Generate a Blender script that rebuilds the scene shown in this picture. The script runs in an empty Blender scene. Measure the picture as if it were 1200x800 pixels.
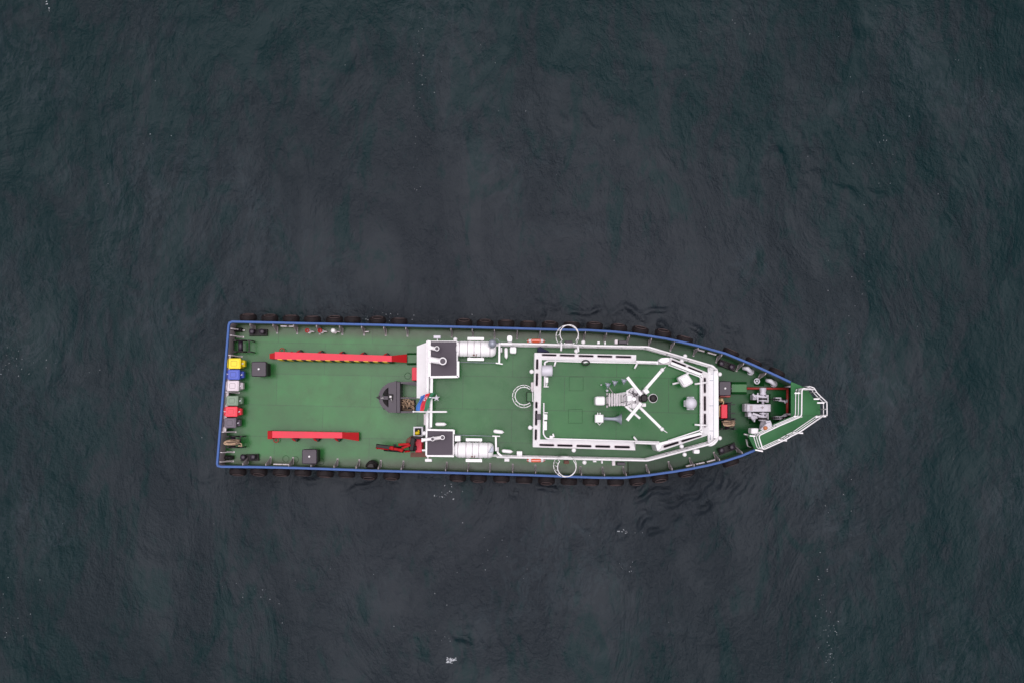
import bpy, math, random
import numpy as np
from mathutils import Vector, Matrix
random.seed(7); rng = np.random.default_rng(7)
R = math.radians
S = bpy.context.scene
C = S.collection
# ------------------------------------------------------------------ camera
HC, FPX, TILT = 53.5, 1083.0, R(4.2)
cd = bpy.data.cameras.new('camera'); cam = bpy.data.objects.new('camera', cd); C.objects.link(cam)
cam.location = (0, 0, HC); cam.rotation_euler = (TILT, 0, 0)
cd.sensor_width = 36; cd.lens = 36 * FPX / 1200; cd.clip_start = 0.5; cd.clip_end = 9000
S.camera = cam
# ------------------------------------------------------------------ sky, sun, exposure (overcast)
SUN_EL, SUN_AZ = R(87), R(300)
w = bpy.data.worlds.new('World'); S.world = w; w.use_nodes = True
wn = w.node_tree; wn.nodes.clear()
sky = wn.nodes.new('ShaderNodeTexSky'); sky.sky_type = 'NISHITA'; sky.sun_disc = False
sky.sun_elevation = SUN_EL; sky.sun_rotation = SUN_AZ; sky.dust_density = 4; sky.air_density = 1.2; sky.ozone_density = 1
hs = wn.nodes.new('ShaderNodeHueSaturation'); hs.inputs['Saturation'].default_value = 0.22
tint = wn.nodes.new('ShaderNodeMix'); tint.data_type = 'RGBA'; tint.blend_type = 'MULTIPLY'; tint.inputs[0].default_value = 1
tint.inputs[7].default_value = (1.0, 0.945, 0.985, 1)
bg = wn.nodes.new('ShaderNodeBackground'); bg.inputs['Strength'].default_value = 0.07
wo = wn.nodes.new('ShaderNodeOutputWorld')
wn.links.new(sky.outputs[0], hs.inputs['Color']); wn.links.new(hs.outputs[0], tint.inputs[6])
wn.links.new(tint.outputs[2], bg.inputs[0]); wn.links.new(bg.outputs[0], wo.inputs[0])
sd = bpy.data.lights.new('sun', 'SUN'); sd.energy = 2.65; sd.angle = R(74); sd.color = (1, 0.96, 0.995)
sun = bpy.data.objects.new('sun', sd); C.objects.link(sun)
sv = Vector((math.sin(SUN_AZ) * math.cos(SUN_EL), math.cos(SUN_AZ) * math.cos(SUN_EL), math.sin(SUN_EL)))
sun.rotation_euler = sv.to_track_quat('Z', 'Y').to_euler(); sun.location = (0, 0, 80)
S.view_settings.view_transform = 'Standard'; S.view_settings.look = 'None'
S.view_settings.exposure = 0.0; S.view_settings.gamma = 1
# ------------------------------------------------------------------ a measured point of the photograph as a world point at height z
ct, st = math.cos(TILT), math.sin(TILT)
def P(px, py, z):
    u = (px - 600) / FPX; v = (400 - py) / FPX
    d = Vector((u, v * ct + st, v * st - ct))
    return Vector((0, 0, HC)) + d * ((z - HC) / d.z)
def X(px, py, z): p = P(px, py, z); return (p.x, p.y)
M_PX = 0.048
DECK, FORE, BOAT, ROOF, BOWP = 1.5, 1.9, 4.0, 6.4, 3.7
# ------------------------------------------------------------------ materials
def mat(name, rgb, rough=0.5, var=0.12, scale=1.5, metal=0.0, bump=0.0, stain=None, stain_amt=0.0, stain_scale=0.6, spec=0.5, coat=0):
    m = bpy.data.materials.new(name); m.use_nodes = True; n = m.node_tree; b = n.nodes['Principled BSDF']
    b.inputs['Roughness'].default_value = rough; b.inputs['Metallic'].default_value = metal
    b.inputs['Specular IOR Level'].default_value = spec
    if coat: b.inputs['Coat Weight'].default_value = coat
    tc = n.nodes.new('ShaderNodeNewGeometry')
    nz = n.nodes.new('ShaderNodeTexNoise'); nz.inputs['Scale'].default_value = scale; nz.inputs['Detail'].default_value = 8; nz.inputs['Roughness'].default_value = 0.65
    n.links.new(tc.outputs['Position'], nz.inputs['Vector'])
    r = n.nodes.new('ShaderNodeValToRGB')
    r.color_ramp.elements[0].position = 0.3; r.color_ramp.elements[1].position = 0.7
    r.color_ramp.elements[0].color = (*[c * (1 - var) for c in rgb], 1); r.color_ramp.elements[1].color = (*[min(1, c * (1 + var)) for c in rgb], 1)
    n.links.new(nz.outputs[0], r.inputs[0]); out = r.outputs[0]
    if stain:
        n2 = n.nodes.new('ShaderNodeTexNoise'); n2.inputs['Scale'].default_value = stain_scale; n2.inputs['Detail'].default_value = 10; n2.inputs['Roughness'].default_value = 0.72
        n.links.new(tc.outputs['Position'], n2.inputs['Vector'])
        mr = n.nodes.new('ShaderNodeMapRange'); mr.inputs[1].default_value = 0.5; mr.inputs[2].default_value = 0.72; mr.inputs[4].default_value = stain_amt
        n.links.new(n2.outputs[0], mr.inputs[0])
        mx = n.nodes.new('ShaderNodeMix'); mx.data_type = 'RGBA'; n.links.new(mr.outputs[0], mx.inputs[0])
        n.links.new(out, mx.inputs[6]); mx.inputs[7].default_value = (*stain, 1); out = mx.outputs[2]
    n.links.new(out, b.inputs['Base Color'])
    if bump:
        bp = n.nodes.new('ShaderNodeBump'); bp.inputs['Strength'].default_value = bump; bp.inputs['Distance'].default_value = 0.02
        n3 = n.nodes.new('ShaderNodeTexNoise'); n3.inputs['Scale'].default_value = 14; n3.inputs['Detail'].default_value = 4
        n.links.new(tc.outputs['Position'], n3.inputs['Vector']); n.links.new(n3.outputs[0], bp.inputs['Height']); n.links.new(bp.outputs[0], b.inputs['Normal'])
    return m
def mrg(N, L, src, a, b_, c, d):
    t = N('ShaderNodeMapRange'); t.inputs[1].default_value = a; t.inputs[2].default_value = b_; t.inputs[3].default_value = c; t.inputs[4].default_value = d; L(src, t.inputs[0]); return t.outputs[0]
def deck_mat(name, green, worn, axis=None, half=(2.6, 3.9), base_wear=0.25, rough=0.22, spec=0.36):
    """painted steel deck: green paint, plate seams, scuffed grey-brown where it is walked on along the sides"""
    m = bpy.data.materials.new(name); m.use_nodes = True; n = m.node_tree; b = n.nodes['Principled BSDF']
    N = n.nodes.new; L = n.links.new
    g = N('ShaderNodeNewGeometry')
    n1 = N('ShaderNodeTexNoise'); n1.inputs['Scale'].default_value = 0.35; n1.inputs['Detail'].default_value = 9; n1.inputs['Roughness'].default_value = 0.6; L(g.outputs['Position'], n1.inputs['Vector'])
    r1 = N('ShaderNodeValToRGB'); e = r1.color_ramp.elements; e[0].position = 0.3; e[1].position = 0.72
    e[0].color = (*[c * 0.76 for c in green], 1); e[1].color = (*[c * 1.2 for c in green], 1); L(n1.outputs[0], r1.inputs[0])
    n2 = N('ShaderNodeTexNoise'); n2.inputs['Scale'].default_value = 0.9; n2.inputs['Detail'].default_value = 12; n2.inputs['Roughness'].default_value = 0.75; L(g.outputs['Position'], n2.inputs['Vector'])
    wear = N('ShaderNodeMapRange'); wear.inputs[1].default_value = 0.38; wear.inputs[2].default_value = 0.7; wear.inputs[4].default_value = base_wear; L(n2.outputs[0], wear.inputs[0])
    fac = wear.outputs[0]
    if axis:
        (ax, ay), (bx_, by_) = axis
        sp = N('ShaderNodeSeparateXYZ'); L(g.outputs['Position'], sp.inputs[0])
        k = (by_ - ay) / (bx_ - ax)
        mm = N('ShaderNodeMath'); mm.operation = 'MULTIPLY_ADD'; mm.inputs[1].default_value = -k; L(sp.outputs[0], mm.inputs[0]); L(sp.outputs[1], mm.inputs[2])
        m2 = N('ShaderNodeMath'); m2.operation = 'SUBTRACT'; L(mm.outputs[0], m2.inputs[0]); m2.inputs[1].default_value = ay - k * ax
        m3 = N('ShaderNodeMath'); m3.operation = 'ABSOLUTE'; L(m2.outputs[0], m3.inputs[0])
        m4 = N('ShaderNodeMapRange'); m4.interpolation_type = 'SMOOTHSTEP'; m4.inputs[1].default_value = half[0]; m4.inputs[2].default_value = half[1]; L(m3.outputs[0], m4.inputs[0])
        n5 = N('ShaderNodeMapRange'); n5.inputs[1].default_value = 0.3; n5.inputs[2].default_value = 0.62; n5.inputs[3].default_value = 0.45; n5.inputs[4].default_value = 1; L(n2.outputs[0], n5.inputs[0])
        m5 = N('ShaderNodeMath'); m5.operation = 'MULTIPLY'; L(m4.outputs[0], m5.inputs[0]); L(n5.outputs[0], m5.inputs[1])
        m6 = N('ShaderNodeMath'); m6.operation = 'MAXIMUM'; L(m5.outputs[0], m6.inputs[0]); L(fac, m6.inputs[1]); fac = m6.outputs[0]
    mx = N('ShaderNodeMix'); mx.data_type = 'RGBA'; L(fac, mx.inputs[0]); L(r1.outputs[0], mx.inputs[6]); mx.inputs[7].default_value = (*worn, 1)
    # chips of dark dirt
    n3 = N('ShaderNodeTexNoise'); n3.inputs['Scale'].default_value = 4.5; n3.inputs['Detail'].default_value = 6; n3.inputs['Roughness'].default_value = 0.8; L(g.outputs['Position'], n3.inputs['Vector'])
    ch = N('ShaderNodeMapRange'); ch.inputs[1].default_value = 0.64; ch.inputs[2].default_value = 0.75; ch.inputs[4].default_value = 0.55; L(n3.outputs[0], ch.inputs[0])
    n6 = N('ShaderNodeTexNoise'); n6.inputs['Scale'].default_value = 9; n6.inputs['Detail'].default_value = 5; n6.inputs['Roughness'].default_value = 0.75; L(g.outputs['Position'], n6.inputs['Vector'])
    sp_ = mrg(N, L, n6.outputs[0], 0.60, 0.66, 0, 0.8); area_ = mrg(N, L, n2.outputs[0], 0.46, 0.62, 0.05, 1)
    cm_ = N('ShaderNodeMath'); cm_.operation = 'MULTIPLY'; L(sp_, cm_.inputs[0]); L(area_, cm_.inputs[1])
    cx_ = N('ShaderNodeMath'); cx_.operation = 'MAXIMUM'; L(cm_.outputs[0], cx_.inputs[0]); L(ch.outputs[0], cx_.inputs[1]); ch = cx_
    mx2 = N('ShaderNodeMix'); mx2.data_type = 'RGBA'; L(ch.outputs[0], mx2.inputs[0]); L(mx.outputs[2], mx2.inputs[6]); mx2.inputs[7].default_value = (*[c * 0.45 for c in green], 1)
    br = N('ShaderNodeTexBrick'); br.inputs['Scale'].default_value = 1; br.inputs['Mortar Size'].default_value = 0.018; br.inputs['Mortar Smooth'].default_value = 0.6
    br.inputs['Brick Width'].default_value = 5.3; br.inputs['Row Height'].default_value = 1.75
    br.inputs['Color1'].default_value = (1, 1, 1, 1); br.inputs['Color2'].default_value = (0.86, 0.88, 0.86, 1); br.inputs['Mortar'].default_value = (0.42, 0.42, 0.42, 1)
    rot = N('ShaderNodeVectorRotate'); rot.inputs['Angle'].default_value = R(1.1); L(g.outputs['Position'], rot.inputs['Vector']); L(rot.outputs[0], br.inputs['Vector'])
    mx3 = N('ShaderNodeMix'); mx3.data_type = 'RGBA'; mx3.blend_type = 'MULTIPLY'; mx3.inputs[0].default_value = 0.85; L(mx2.outputs[2], mx3.inputs[6]); L(br.outputs[0], mx3.inputs[7])
    L(mx3.outputs[2], b.inputs['Base Color']); b.inputs['Specular IOR Level'].default_value = spec
    L(mrg(N, L, n2.outputs[0], 0.3, 0.7, rough - .08, rough + .10), b.inputs['Roughness'])
    bp = N('ShaderNodeBump'); bp.inputs['Strength'].default_value = 0.25; bp.inputs['Distance'].default_value = 0.01; L(n3.outputs[0], bp.inputs['Height']); L(bp.outputs[0], b.inputs['Normal'])
    return m
AX = (X(260, 463, DECK), X(968, 477, DECK))
G_AFT = deck_mat('deck_green_main', (0.014, 0.142, 0.026), (0.046, 0.070, 0.030), AX, (3.0, 3.75), base_wear=0.42)
G_UP = deck_mat('deck_green_upper', (0.009, 0.114, 0.019), (0.014, 0.098, 0.026), None, base_wear=0.5, spec=0.31)
G_ROOF = deck_mat('deck_green_roof', (0.009, 0.114, 0.019), (0.010, 0.10, 0.025), None, base_wear=0.45, spec=0.29)
G_FORE = deck_mat('deck_green_fore', (0.005, 0.072, 0.016), (0.016, 0.046, 0.018), AX, (2.4, 3.6), base_wear=0.4, spec=0.22)
G_BOW = deck_mat('deck_green_bow', (0.008, 0.135, 0.028), (0.006, 0.12, 0.026), None, base_wear=0.3, rough=0.42)
G_DARK = mat('dark_green_and_shade', (0.006, 0.045, 0.010), 0.9, spec=0.02)  # dark green; on hatch edges it stands for their blocked sky reflection
G_IN = mat('bulwark_green', (0.05, 0.11, 0.055), 0.6, stain=(0.10, 0.10, 0.08), stain_amt=0.5)
WHITE = mat('white_paint', (0.86, 0.835, 0.85), 0.38, 0.02, 3, stain=(0.66, 0.60, 0.57), stain_amt=0.35, stain_scale=1.1)
WHITE2 = mat('white_weathered', (0.72, 0.65, 0.68), 0.5, 0.06, 3, stain=(0.5, 0.42, 0.4), stain_amt=0.4, stain_scale=1.4)
GREYPINK = mat('bulwark_inner_grey', (0.40, 0.34, 0.37), 0.6, 0.1, stain=(0.25, 0.17, 0.14), stain_amt=0.5)
BLUE = mat('rail_blue_paint', (0.022, 0.090, 0.32), 0.5, 0.1, 2.5, stain=(0.03, 0.08, 0.26), stain_amt=0.5)
HULLC = mat('hull_dark_paint', (0.03, 0.035, 0.05), 0.5, stain=(0.10, 0.05, 0.03), stain_amt=0.4)
RED = mat('red_paint', (0.70, 0.014, 0.045), 0.5, 0.07, 2, stain=(0.5, 0.03, 0.05), stain_amt=0.5)
RED_D = mat('deep_red_paint', (0.36, 0.003, 0.006), 0.5, 0.1, spec=0.15)
RED_P = mat('red_pipe_paint', (0.32, 0.03, 0.025), 0.45)
BLACK = mat('black_steel', (0.010, 0.008, 0.009), 0.5, 0.25, spec=0.3, stain=(0.03, 0.02, 0.018), stain_amt=0.5)
CHAR = mat('charcoal_paint', (0.028, 0.016, 0.031), 0.4, 0.1, 2, stain=(0.030, 0.022, 0.030), stain_amt=0.7, stain_scale=1)
CHAR_TOP = mat('charcoal_roof', (0.032, 0.018, 0.035), 0.5, 0.08, 2)
RUBBER = mat('tyre_rubber', (0.014, 0.010, 0.011), 0.75, 0.3, 6, spec=0.25, stain=(0.028, 0.020, 0.021), stain_amt=0.5, stain_scale=2.5, bump=0.5)
RIM_R = mat('tyre_edge_rust', (0.09, 0.06, 0.06), 0.8, 0.3, 6)
GLASS = mat('window_glass', (0.012, 0.008, 0.012), 0.25, 0.05, spec=0.3)
GREY = mat('grey_machinery', (0.54, 0.51, 0.57), 0.42, 0.12, 3, stain=(0.2, 0.15, 0.14), stain_amt=0.5, stain_scale=2.2)
GREY_M = mat('grey_metal', (0.30, 0.32, 0.38), 0.35, 0.1, metal=0.2)
GREY_L = mat('light_grey_plastic', (0.62, 0.60, 0.66), 0.35, 0.04)
ROPE = mat('manila_rope', (0.52, 0.36, 0.24), 0.9, 0.25, 9, bump=0.6)
ROPE_D = mat('dark_rope', (0.15, 0.10, 0.07), 0.95, 0.3, 9, bump=0.6)
ORANGE = mat('lifebuoy_orange', (0.80, 0.11, 0.035), 0.5, 0.06)
YEL = mat('yellow_plastic', (0.82, 0.62, 0.01), 0.42, 0.04)
YELST = mat('yellow_stripe', (0.65, 0.42, 0.02), 0.5)
NAVY = mat('navy_canvas', (0.012, 0.014, 0.05), 0.8)
GALV = mat('galvanised_steel', (0.45, 0.43, 0.43), 0.45, 0.12, 4, metal=0.5)
BROWN = mat('brown_primer', (0.16, 0.065, 0.045), 0.7, 0.25, 4)
RAFT = mat('raft_white', (0.90, 0.88, 0.89), 0.6, 0.01)
STAY = mat('stay_grey_paint', (0.46, 0.40, 0.43), 0.55, 0.1, 3, stain=(0.25, 0.16, 0.12), stain_amt=0.6, stain_scale=2)
FOAM = mat('foam_white', (0.45, 0.47, 0.50), 0.8, 0.1, 8)
# ------------------------------------------------------------------ mesh helpers
def area(poly): return 0.5 * sum(poly[i][0] * poly[(i + 1) % len(poly)][1] - poly[(i + 1) % len(poly)][0] * poly[i][1] for i in range(len(poly)))
def rpoly(poly, r, seg=3):
    out = []; n = len(poly)
    for i in range(n):
        p = Vector(poly[i][:2]); a = Vector(poly[i - 1][:2]); b = Vector(poly[(i + 1) % n][:2])
        da = (a - p); db = (b - p); rr = min(r, da.length * 0.48, db.length * 0.48)
        p0 = p + da.normalized() * rr; p1 = p + db.normalized() * rr
        for k in range(seg + 1):
            t = k / seg; q = p0 * (1 - t) ** 2 + p * 2 * t * (1 - t) + p1 * t * t
            out.append((q.x, q.y))
    return out
def inset(poly, d):
    if area(poly) < 0: poly = poly[::-1]
    n = len(poly); out = []
    for i in range(n):
        a = Vector(poly[i - 1][:2]); p = Vector(poly[i][:2]); b = Vector(poly[(i + 1) % n][:2])
        e0 = (p - a).normalized(); e1 = (b - p).normalized()
        n0 = Vector((-e0.y, e0.x)); n1 = Vector((-e1.y, e1.x)); m = n0 + n1
        m = m / max(0.35, m.dot(n0)) if m.length > 1e-6 else n0
        q = p + m * d; out.append((q.x, q.y))
    return out
class MB:
    def __init__(s): s.v = []; s.f = []; s.sm = []; s.mi = []; s.cur = 0
    def add(s, vs, fs, smooth=False):
        o = len(s.v); s.v += [tuple(q) for q in vs]; s.f += [tuple(i + o for i in f) for f in fs]
        s.sm += [smooth] * len(fs); s.mi += [s.cur] * len(fs); return s
    def prism(s, poly, z0, z1, ch=0.0):
        if area(poly) < 0: poly = poly[::-1]
        n = len(poly); g0 = z0 if callable(z0) else (lambda p: z0); g1 = z1 if callable(z1) else (lambda p: z1)
        rings = [[(p[0], p[1], g0(p)) for p in poly]]
        if ch:
            rings.append([(p[0], p[1], g1(p) - ch) for p in poly]); q = inset(poly, ch)
            rings.append([(b[0], b[1], g1(p)) for p, b in zip(poly, q)])
        else: rings.append([(p[0], p[1], g1(p)) for p in poly])
        return s.loft(rings)
    def loft(s, rings, smooth=False, caps=True, closed=True):
        n = len(rings[0]); vs = [q for r in rings for q in r]; fs = []
        for k in range(len(rings) - 1):
            for i in range(n if closed else n - 1):
                j = (i + 1) % n; fs.append((k * n + i, k * n + j, (k + 1) * n + j, (k + 1) * n + i))
        s.add(vs, fs, smooth)
        if caps: o = len(s.v) - len(vs); s.f += [tuple(o + i for i in range(n))[::-1], tuple(o + (len(rings) - 1) * n + i for i in range(n))]; s.sm += [False] * 2; s.mi += [s.cur] * 2
        return s
    def box(s, c, size, rz=0, ch=0.0, rot=None):
        x, y, z = [k / 2 for k in size]; M = rot if rot else Matrix.Rotation(rz, 3, 'Z'); c = Vector(c)
        def R4(a, b, zz): return [c + M @ Vector(q) for q in ((-a, -b, zz), (a, -b, zz), (a, b, zz), (-a, b, zz))]
        if ch: return s.loft([R4(x - ch, y - ch, -z), R4(x, y, -z + ch), R4(x, y, z - ch), R4(x - ch, y - ch, z)])
        return s.loft([R4(x, y, -z), R4(x, y, z)])
    def bar(s, a, b, w_, h, ch=0.0):
        a = Vector(a); b = Vector(b); d = b - a; L_ = d.length; d.normalize()
        up = Vector((0, 0, 1)) if abs(d.z) < 0.95 else Vector((0, 1, 0)); sd_ = up.cross(d).normalized(); u2 = d.cross(sd_)
        M = Matrix((d, sd_, u2)).transposed(); return s.box((a + b) / 2, (L_, w_, h), rot=M, ch=ch)
    def tube(s, pts, r, n=8, closed=False, caps=True):
        pts = [Vector(p) for p in pts]; m = len(pts); rings = []
        rr = r if isinstance(r, (list, tuple)) else [r] * m; ref = None
        for i in range(m):
            if closed: t = pts[(i + 1) % m] - pts[i - 1]
            else: t = pts[min(i + 1, m - 1)] - pts[max(i - 1, 0)]
            t.normalize()
            if ref is None: ref = Vector((0, 0, 1)) if abs(t.z) < 0.9 else Vector((1, 0, 0))
            a = ref - t * ref.dot(t)
            if a.length < 1e-4: a = Vector((1, 0, 0)) - t * t.x
            a.normalize(); ref = a; b = t.cross(a)
            rings.append([pts[i] + a * rr[i] * math.cos(2 * math.pi * k / n) + b * rr[i] * math.sin(2 * math.pi * k / n) for k in range(n)])
        if closed: rings.append(rings[0])
        return s.loft(rings, True, caps and not closed)
    def lathe(s, c, prof, axis=(0, 0, 1), n=20, smooth=True):
        ax = Vector(axis).normalized(); a = Vector((1, 0, 0)) if abs(ax.x) < 0.9 else Vector((0, 1, 0)); a = (a - ax * a.dot(ax)).normalized(); b = ax.cross(a); c = Vector(c)
        return s.loft([[c + ax * h + a * (r * math.cos(2 * math.pi * k / n)) + b * (r * math.sin(2 * math.pi * k / n)) for k in range(n)] for r, h in prof], smooth)
    def ball(s, c, r, sz=1.0, n=16):
        return s.lathe(c, [(max(1e-3, r * math.sin(math.pi * k / 10)), -r * sz * math.cos(math.pi * k / 10)) for k in range(11)], n=n)
    def pbox(s, x0, y0, x1, y1, z1, z0, r=0.0, ch=0.0):
        pl = [X(x0, y0, z1), X(x1, y0, z1), X(x1, y1, z1), X(x0, y1, z1)]
        if r: pl = rpoly(pl, r)
        return s.prism(pl, z0, z1, ch)
    def ppoly(s, pxs, z1, z0, r=0.0, ch=0.0):
        pl = [X(a, b, z1) for a, b in pxs]
        if r: pl = rpoly(pl, r)
        return s.prism(pl, z0, z1, ch)
WL = {}
def obj(name, mb, material, parent=None, origin=None, local=False):
    """link as ONE mesh object; vertices given in world space (or, local=True, round the origin)"""
    vs = np.array([tuple(q) for q in mb.v], float)
    if local: o_ = Vector((0, 0, 0)) if origin is None else Vector(origin)
    else:
        o_ = Vector(((vs[:, 0].min() + vs[:, 0].max()) / 2, (vs[:, 1].min() + vs[:, 1].max()) / 2, vs[:, 2].min())) if origin is None else Vector(origin)
        vs = vs - np.array(o_)
    me = bpy.data.meshes.new(name); me.from_pydata(vs.tolist(), [], mb.f)
    me.polygons.foreach_set('use_smooth', mb.sm)
    for m in (material if isinstance(material, (list, tuple)) else [material]): me.materials.append(m)
    me.polygons.foreach_set('material_index', mb.mi)
    import bmesh as _b
    bm = _b.new(); bm.from_mesh(me); _b.ops.recalc_face_normals(bm, faces=bm.faces); bm.to_mesh(me); bm.free()
    o = bpy.data.objects.new(name, me); C.objects.link(o)
    o.location = o_ - (WL[parent.name] if parent else Vector((0, 0, 0)))
    if parent: o.parent = parent
    WL[o.name] = o_.copy(); return o
def thing(name, label, cat, loc, group=None):
    o = bpy.data.objects.new(name, None); C.objects.link(o); o.location = loc; o.empty_display_size = 0.3
    WL[o.name] = Vector(loc); o['label'] = label; o['category'] = cat
    if group: o['group'] = group
    return o
def tag(o, label, cat, group=None):
    o['label'] = label; o['category'] = cat
    if group: o['group'] = group
    return o
def copy_part(o, wloc, rz, parent):
    c = o.copy(); C.objects.link(c); c.parent = parent; c.location = Vector(wloc) - WL[parent.name]; c.rotation_euler = (0, 0, rz); WL[c.name] = Vector(wloc)
    for ch in o.children:
        d = ch.copy(); C.objects.link(d); d.parent = c
    return c

# ------------------------------------------------------------------ WATER
def wave_h(x, y):
    h = np.zeros_like(x); r2 = np.random.default_rng(3)
    for i in range(70):
        lam = 0.9 * (9.0 / 0.9) ** r2.random(); th = R(200) + r2.normal() * 0.8; k = 2 * math.pi / lam
        a = 0.0016 * lam ** 0.9; ph = r2.random() * 6.28
        wx = x + 0.5 * np.sin(y * 0.21 + i) ; wy = y + 0.5 * np.sin(x * 0.17 + 2 * i)
        h += a * np.sin(k * (wx * math.cos(th) + wy * math.sin(th)) + ph)
    # steeper wash wavelets running off the hull
    for (cx, cy, sx, sy, lam, th, am) in WASH:
        gx = np.exp(-((x - cx) / sx) ** 2 - ((y - cy) / sy) ** 2); k = 2 * math.pi / lam
        ph = 1.6 * np.sin(x * .9 + cy) + 1.3 * np.sin(y * 1.3 + cx) + .8 * np.sin(2.3 * x - 1.7 * y) + .6 * np.sin(4.1 * x + 2.7 * y)
        q = np.sin(k * (x * math.cos(th) + y * math.sin(th)) + ph); br = np.clip(np.sin(1.9 * x + .8 * y + cx) * np.sin(1.1 * x - 2.3 * y + cy) + np.sin(3.7 * x + 1.3 * y) * .5 + .45, 0, 1); h += 2.6 * am * gx * br * np.maximum(q - .15, 0) ** 1.6
    return h
WASH = []
for px_, py_, sx_, sy_, lam_, th_, am_ in [(735, 372, 2.6, .5, 1.5, 100, .20), (700, 362, 3.4, .35, 1.4, 95, .18), (780, 380, 2.4, .5, 1.3, 70, .18), (820, 392, 2.0, .6, 1.3, 60, .16), (640, 366, 2.5, .4, 1.4, 85, .12),
        (790, 585, 2.6, 1.4, 1.3, -60, .20), (825, 572, 2.4, 1.2, 1.2, -50, .20), (850, 562, 1.8, 1.2, 1.1, -50, .16), (735, 621, 2.4, .35, 1.4, -80, .24), (770, 611, 2.0, .5, 1.3, -60, .24), (300, 562, 3.5, .35, 1.2, -90, .12),
        (420, 570, 3, .4, 1.2, -85, .12), (620, 575, 2.6, .6, 1.2, -95, .14), (680, 150, 2.0, 1.0, 1.6, 40, .10), (560, 745, 2.4, .5, 1.5, 20, .14), (870, 430, 2, .7, 1.2, 60, .12), (880, 180, 4, 1.5, 2.0, 50, .08), (1010, 220, 5, 1.5, 2.0, 55, .08)]:
    q = X(px_, py_, 0); WASH.append((q[0], q[1], sx_, sy_, lam_ * .7, R(th_), am_ * .55))
core = np.arange(-36, 36.01, 0.13); ext = 36 + np.cumsum(0.18 * 1.135 ** np.arange(70)); ext = ext[ext < 4200]
ax_ = np.concatenate([-ext[::-1], core, ext]); XX, YY = np.meshgrid(ax_, ax_, indexing='ij')
fade = np.clip(1 - (np.maximum(abs(XX), abs(YY)) - 50) / 60, 0, 1)
ZZ = wave_h(XX, YY) * fade; nn = len(ax_)
co = np.stack([XX, YY, ZZ], -1).reshape(-1, 3)
ii, jj = np.meshgrid(np.arange(nn - 1), np.arange(nn - 1), indexing='ij'); q0 = (ii * nn + jj).ravel()
fc = np.stack([q0, q0 + nn, q0 + nn + 1, q0 + 1], 1)
me = bpy.data.meshes.new('water'); me.vertices.add(len(co)); me.vertices.foreach_set('co', co.ravel())
me.loops.add(fc.size); me.loops.foreach_set('vertex_index', fc.ravel()); me.polygons.add(len(fc))
me.polygons.foreach_set('loop_start', np.arange(0, fc.size, 4)); me.polygons.foreach_set('loop_total', np.full(len(fc), 4)); me.polygons.foreach_set('use_smooth', np.ones(len(fc), bool)); me.update(calc_edges=True)
water = bpy.data.objects.new('water', me); C.objects.link(water); water['kind'] = 'structure'
wm = bpy.data.materials.new('sea_water'); wm.use_nodes = True; n = wm.node_tree; N = n.nodes.new; L = n.links.new; b = n.nodes['Principled BSDF']
g = N('ShaderNodeNewGeometry')
def noise(scale, det, rough, dist=0.0, vec=None, stretch=None, rotz=0):
    t = N('ShaderNodeTexNoise'); t.inputs['Scale'].default_value = scale; t.inputs['Detail'].default_value = det; t.inputs['Roughness'].default_value = rough; t.inputs['Distortion'].default_value = dist
    if stretch:
        mp = N('ShaderNodeMapping'); mp.inputs['Scale'].default_value = stretch; mp.inputs['Rotation'].default_value = (0, 0, rotz); L(g.outputs['Position'], mp.inputs[0]); L(mp.outputs[0], t.inputs['Vector'])
    else: L(g.outputs['Position'], t.inputs['Vector'])
    return t.outputs[0]
def mrange(src, a, b_, c, d):
    t = N('ShaderNodeMapRange'); t.inputs[1].default_value = a; t.inputs[2].default_value = b_; t.inputs[3].default_value = c; t.inputs[4].default_value = d; L(src, t.inputs[0]); return t.outputs[0]
def math_(op, a, b_):
    t = N('ShaderNodeMath'); t.operation = op
    for i, q in enumerate((a, b_)):
        if isinstance(q, (int, float)): t.inputs[i].default_value = q
        else: L(q, t.inputs[i])
    return t.outputs[0]
big = noise(0.035, 3, 0.5, 0.6); mid = noise(0.16, 8, 0.62, 1.2, stretch=(1, 0.55, 1), rotz=R(20)); wisp = noise(0.55, 10, 0.7, 1.6, stretch=(1, 0.5, 1), rotz=R(-15))
film_refl = mrange(math_('ADD', math_('MULTIPLY', big, 0.55), math_('MULTIPLY', mid, 0.45)), 0.40, 0.60, 0, 1)
# sky reflection painted into base colour: grey-purple round the vessel, fading to teal beyond
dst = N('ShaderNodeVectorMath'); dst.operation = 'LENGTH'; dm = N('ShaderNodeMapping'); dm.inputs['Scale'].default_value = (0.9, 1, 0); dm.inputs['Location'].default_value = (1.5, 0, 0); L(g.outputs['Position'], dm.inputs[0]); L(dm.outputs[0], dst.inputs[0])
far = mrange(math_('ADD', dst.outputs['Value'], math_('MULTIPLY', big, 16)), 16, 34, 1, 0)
# streaky surface film over dark green water, thickened near the vessel as painted reflection
flm = noise(0.30, 12, 0.66, 1.1, stretch=(1.5, 0.62, 1), rotz=R(-14)); fl2 = noise(1.3, 8, 0.7, 1.0, stretch=(1.4, 0.6, 1), rotz=R(18))
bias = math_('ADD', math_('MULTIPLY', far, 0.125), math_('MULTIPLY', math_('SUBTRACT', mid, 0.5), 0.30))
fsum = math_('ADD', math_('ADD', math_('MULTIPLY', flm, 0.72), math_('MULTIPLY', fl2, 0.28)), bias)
film_refl = math_('MULTIPLY', mrange(fsum, 0.492, 0.575, 0, 1), math_('ADD', math_('MULTIPLY', far, 0.42), 0.58))
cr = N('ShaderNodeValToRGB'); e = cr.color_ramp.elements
e[0].color = (0.0012, 0.0138, 0.0158, 1); e[1].color = (0.0125, 0.0160, 0.0215, 1); L(film_refl, cr.inputs[0])
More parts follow.
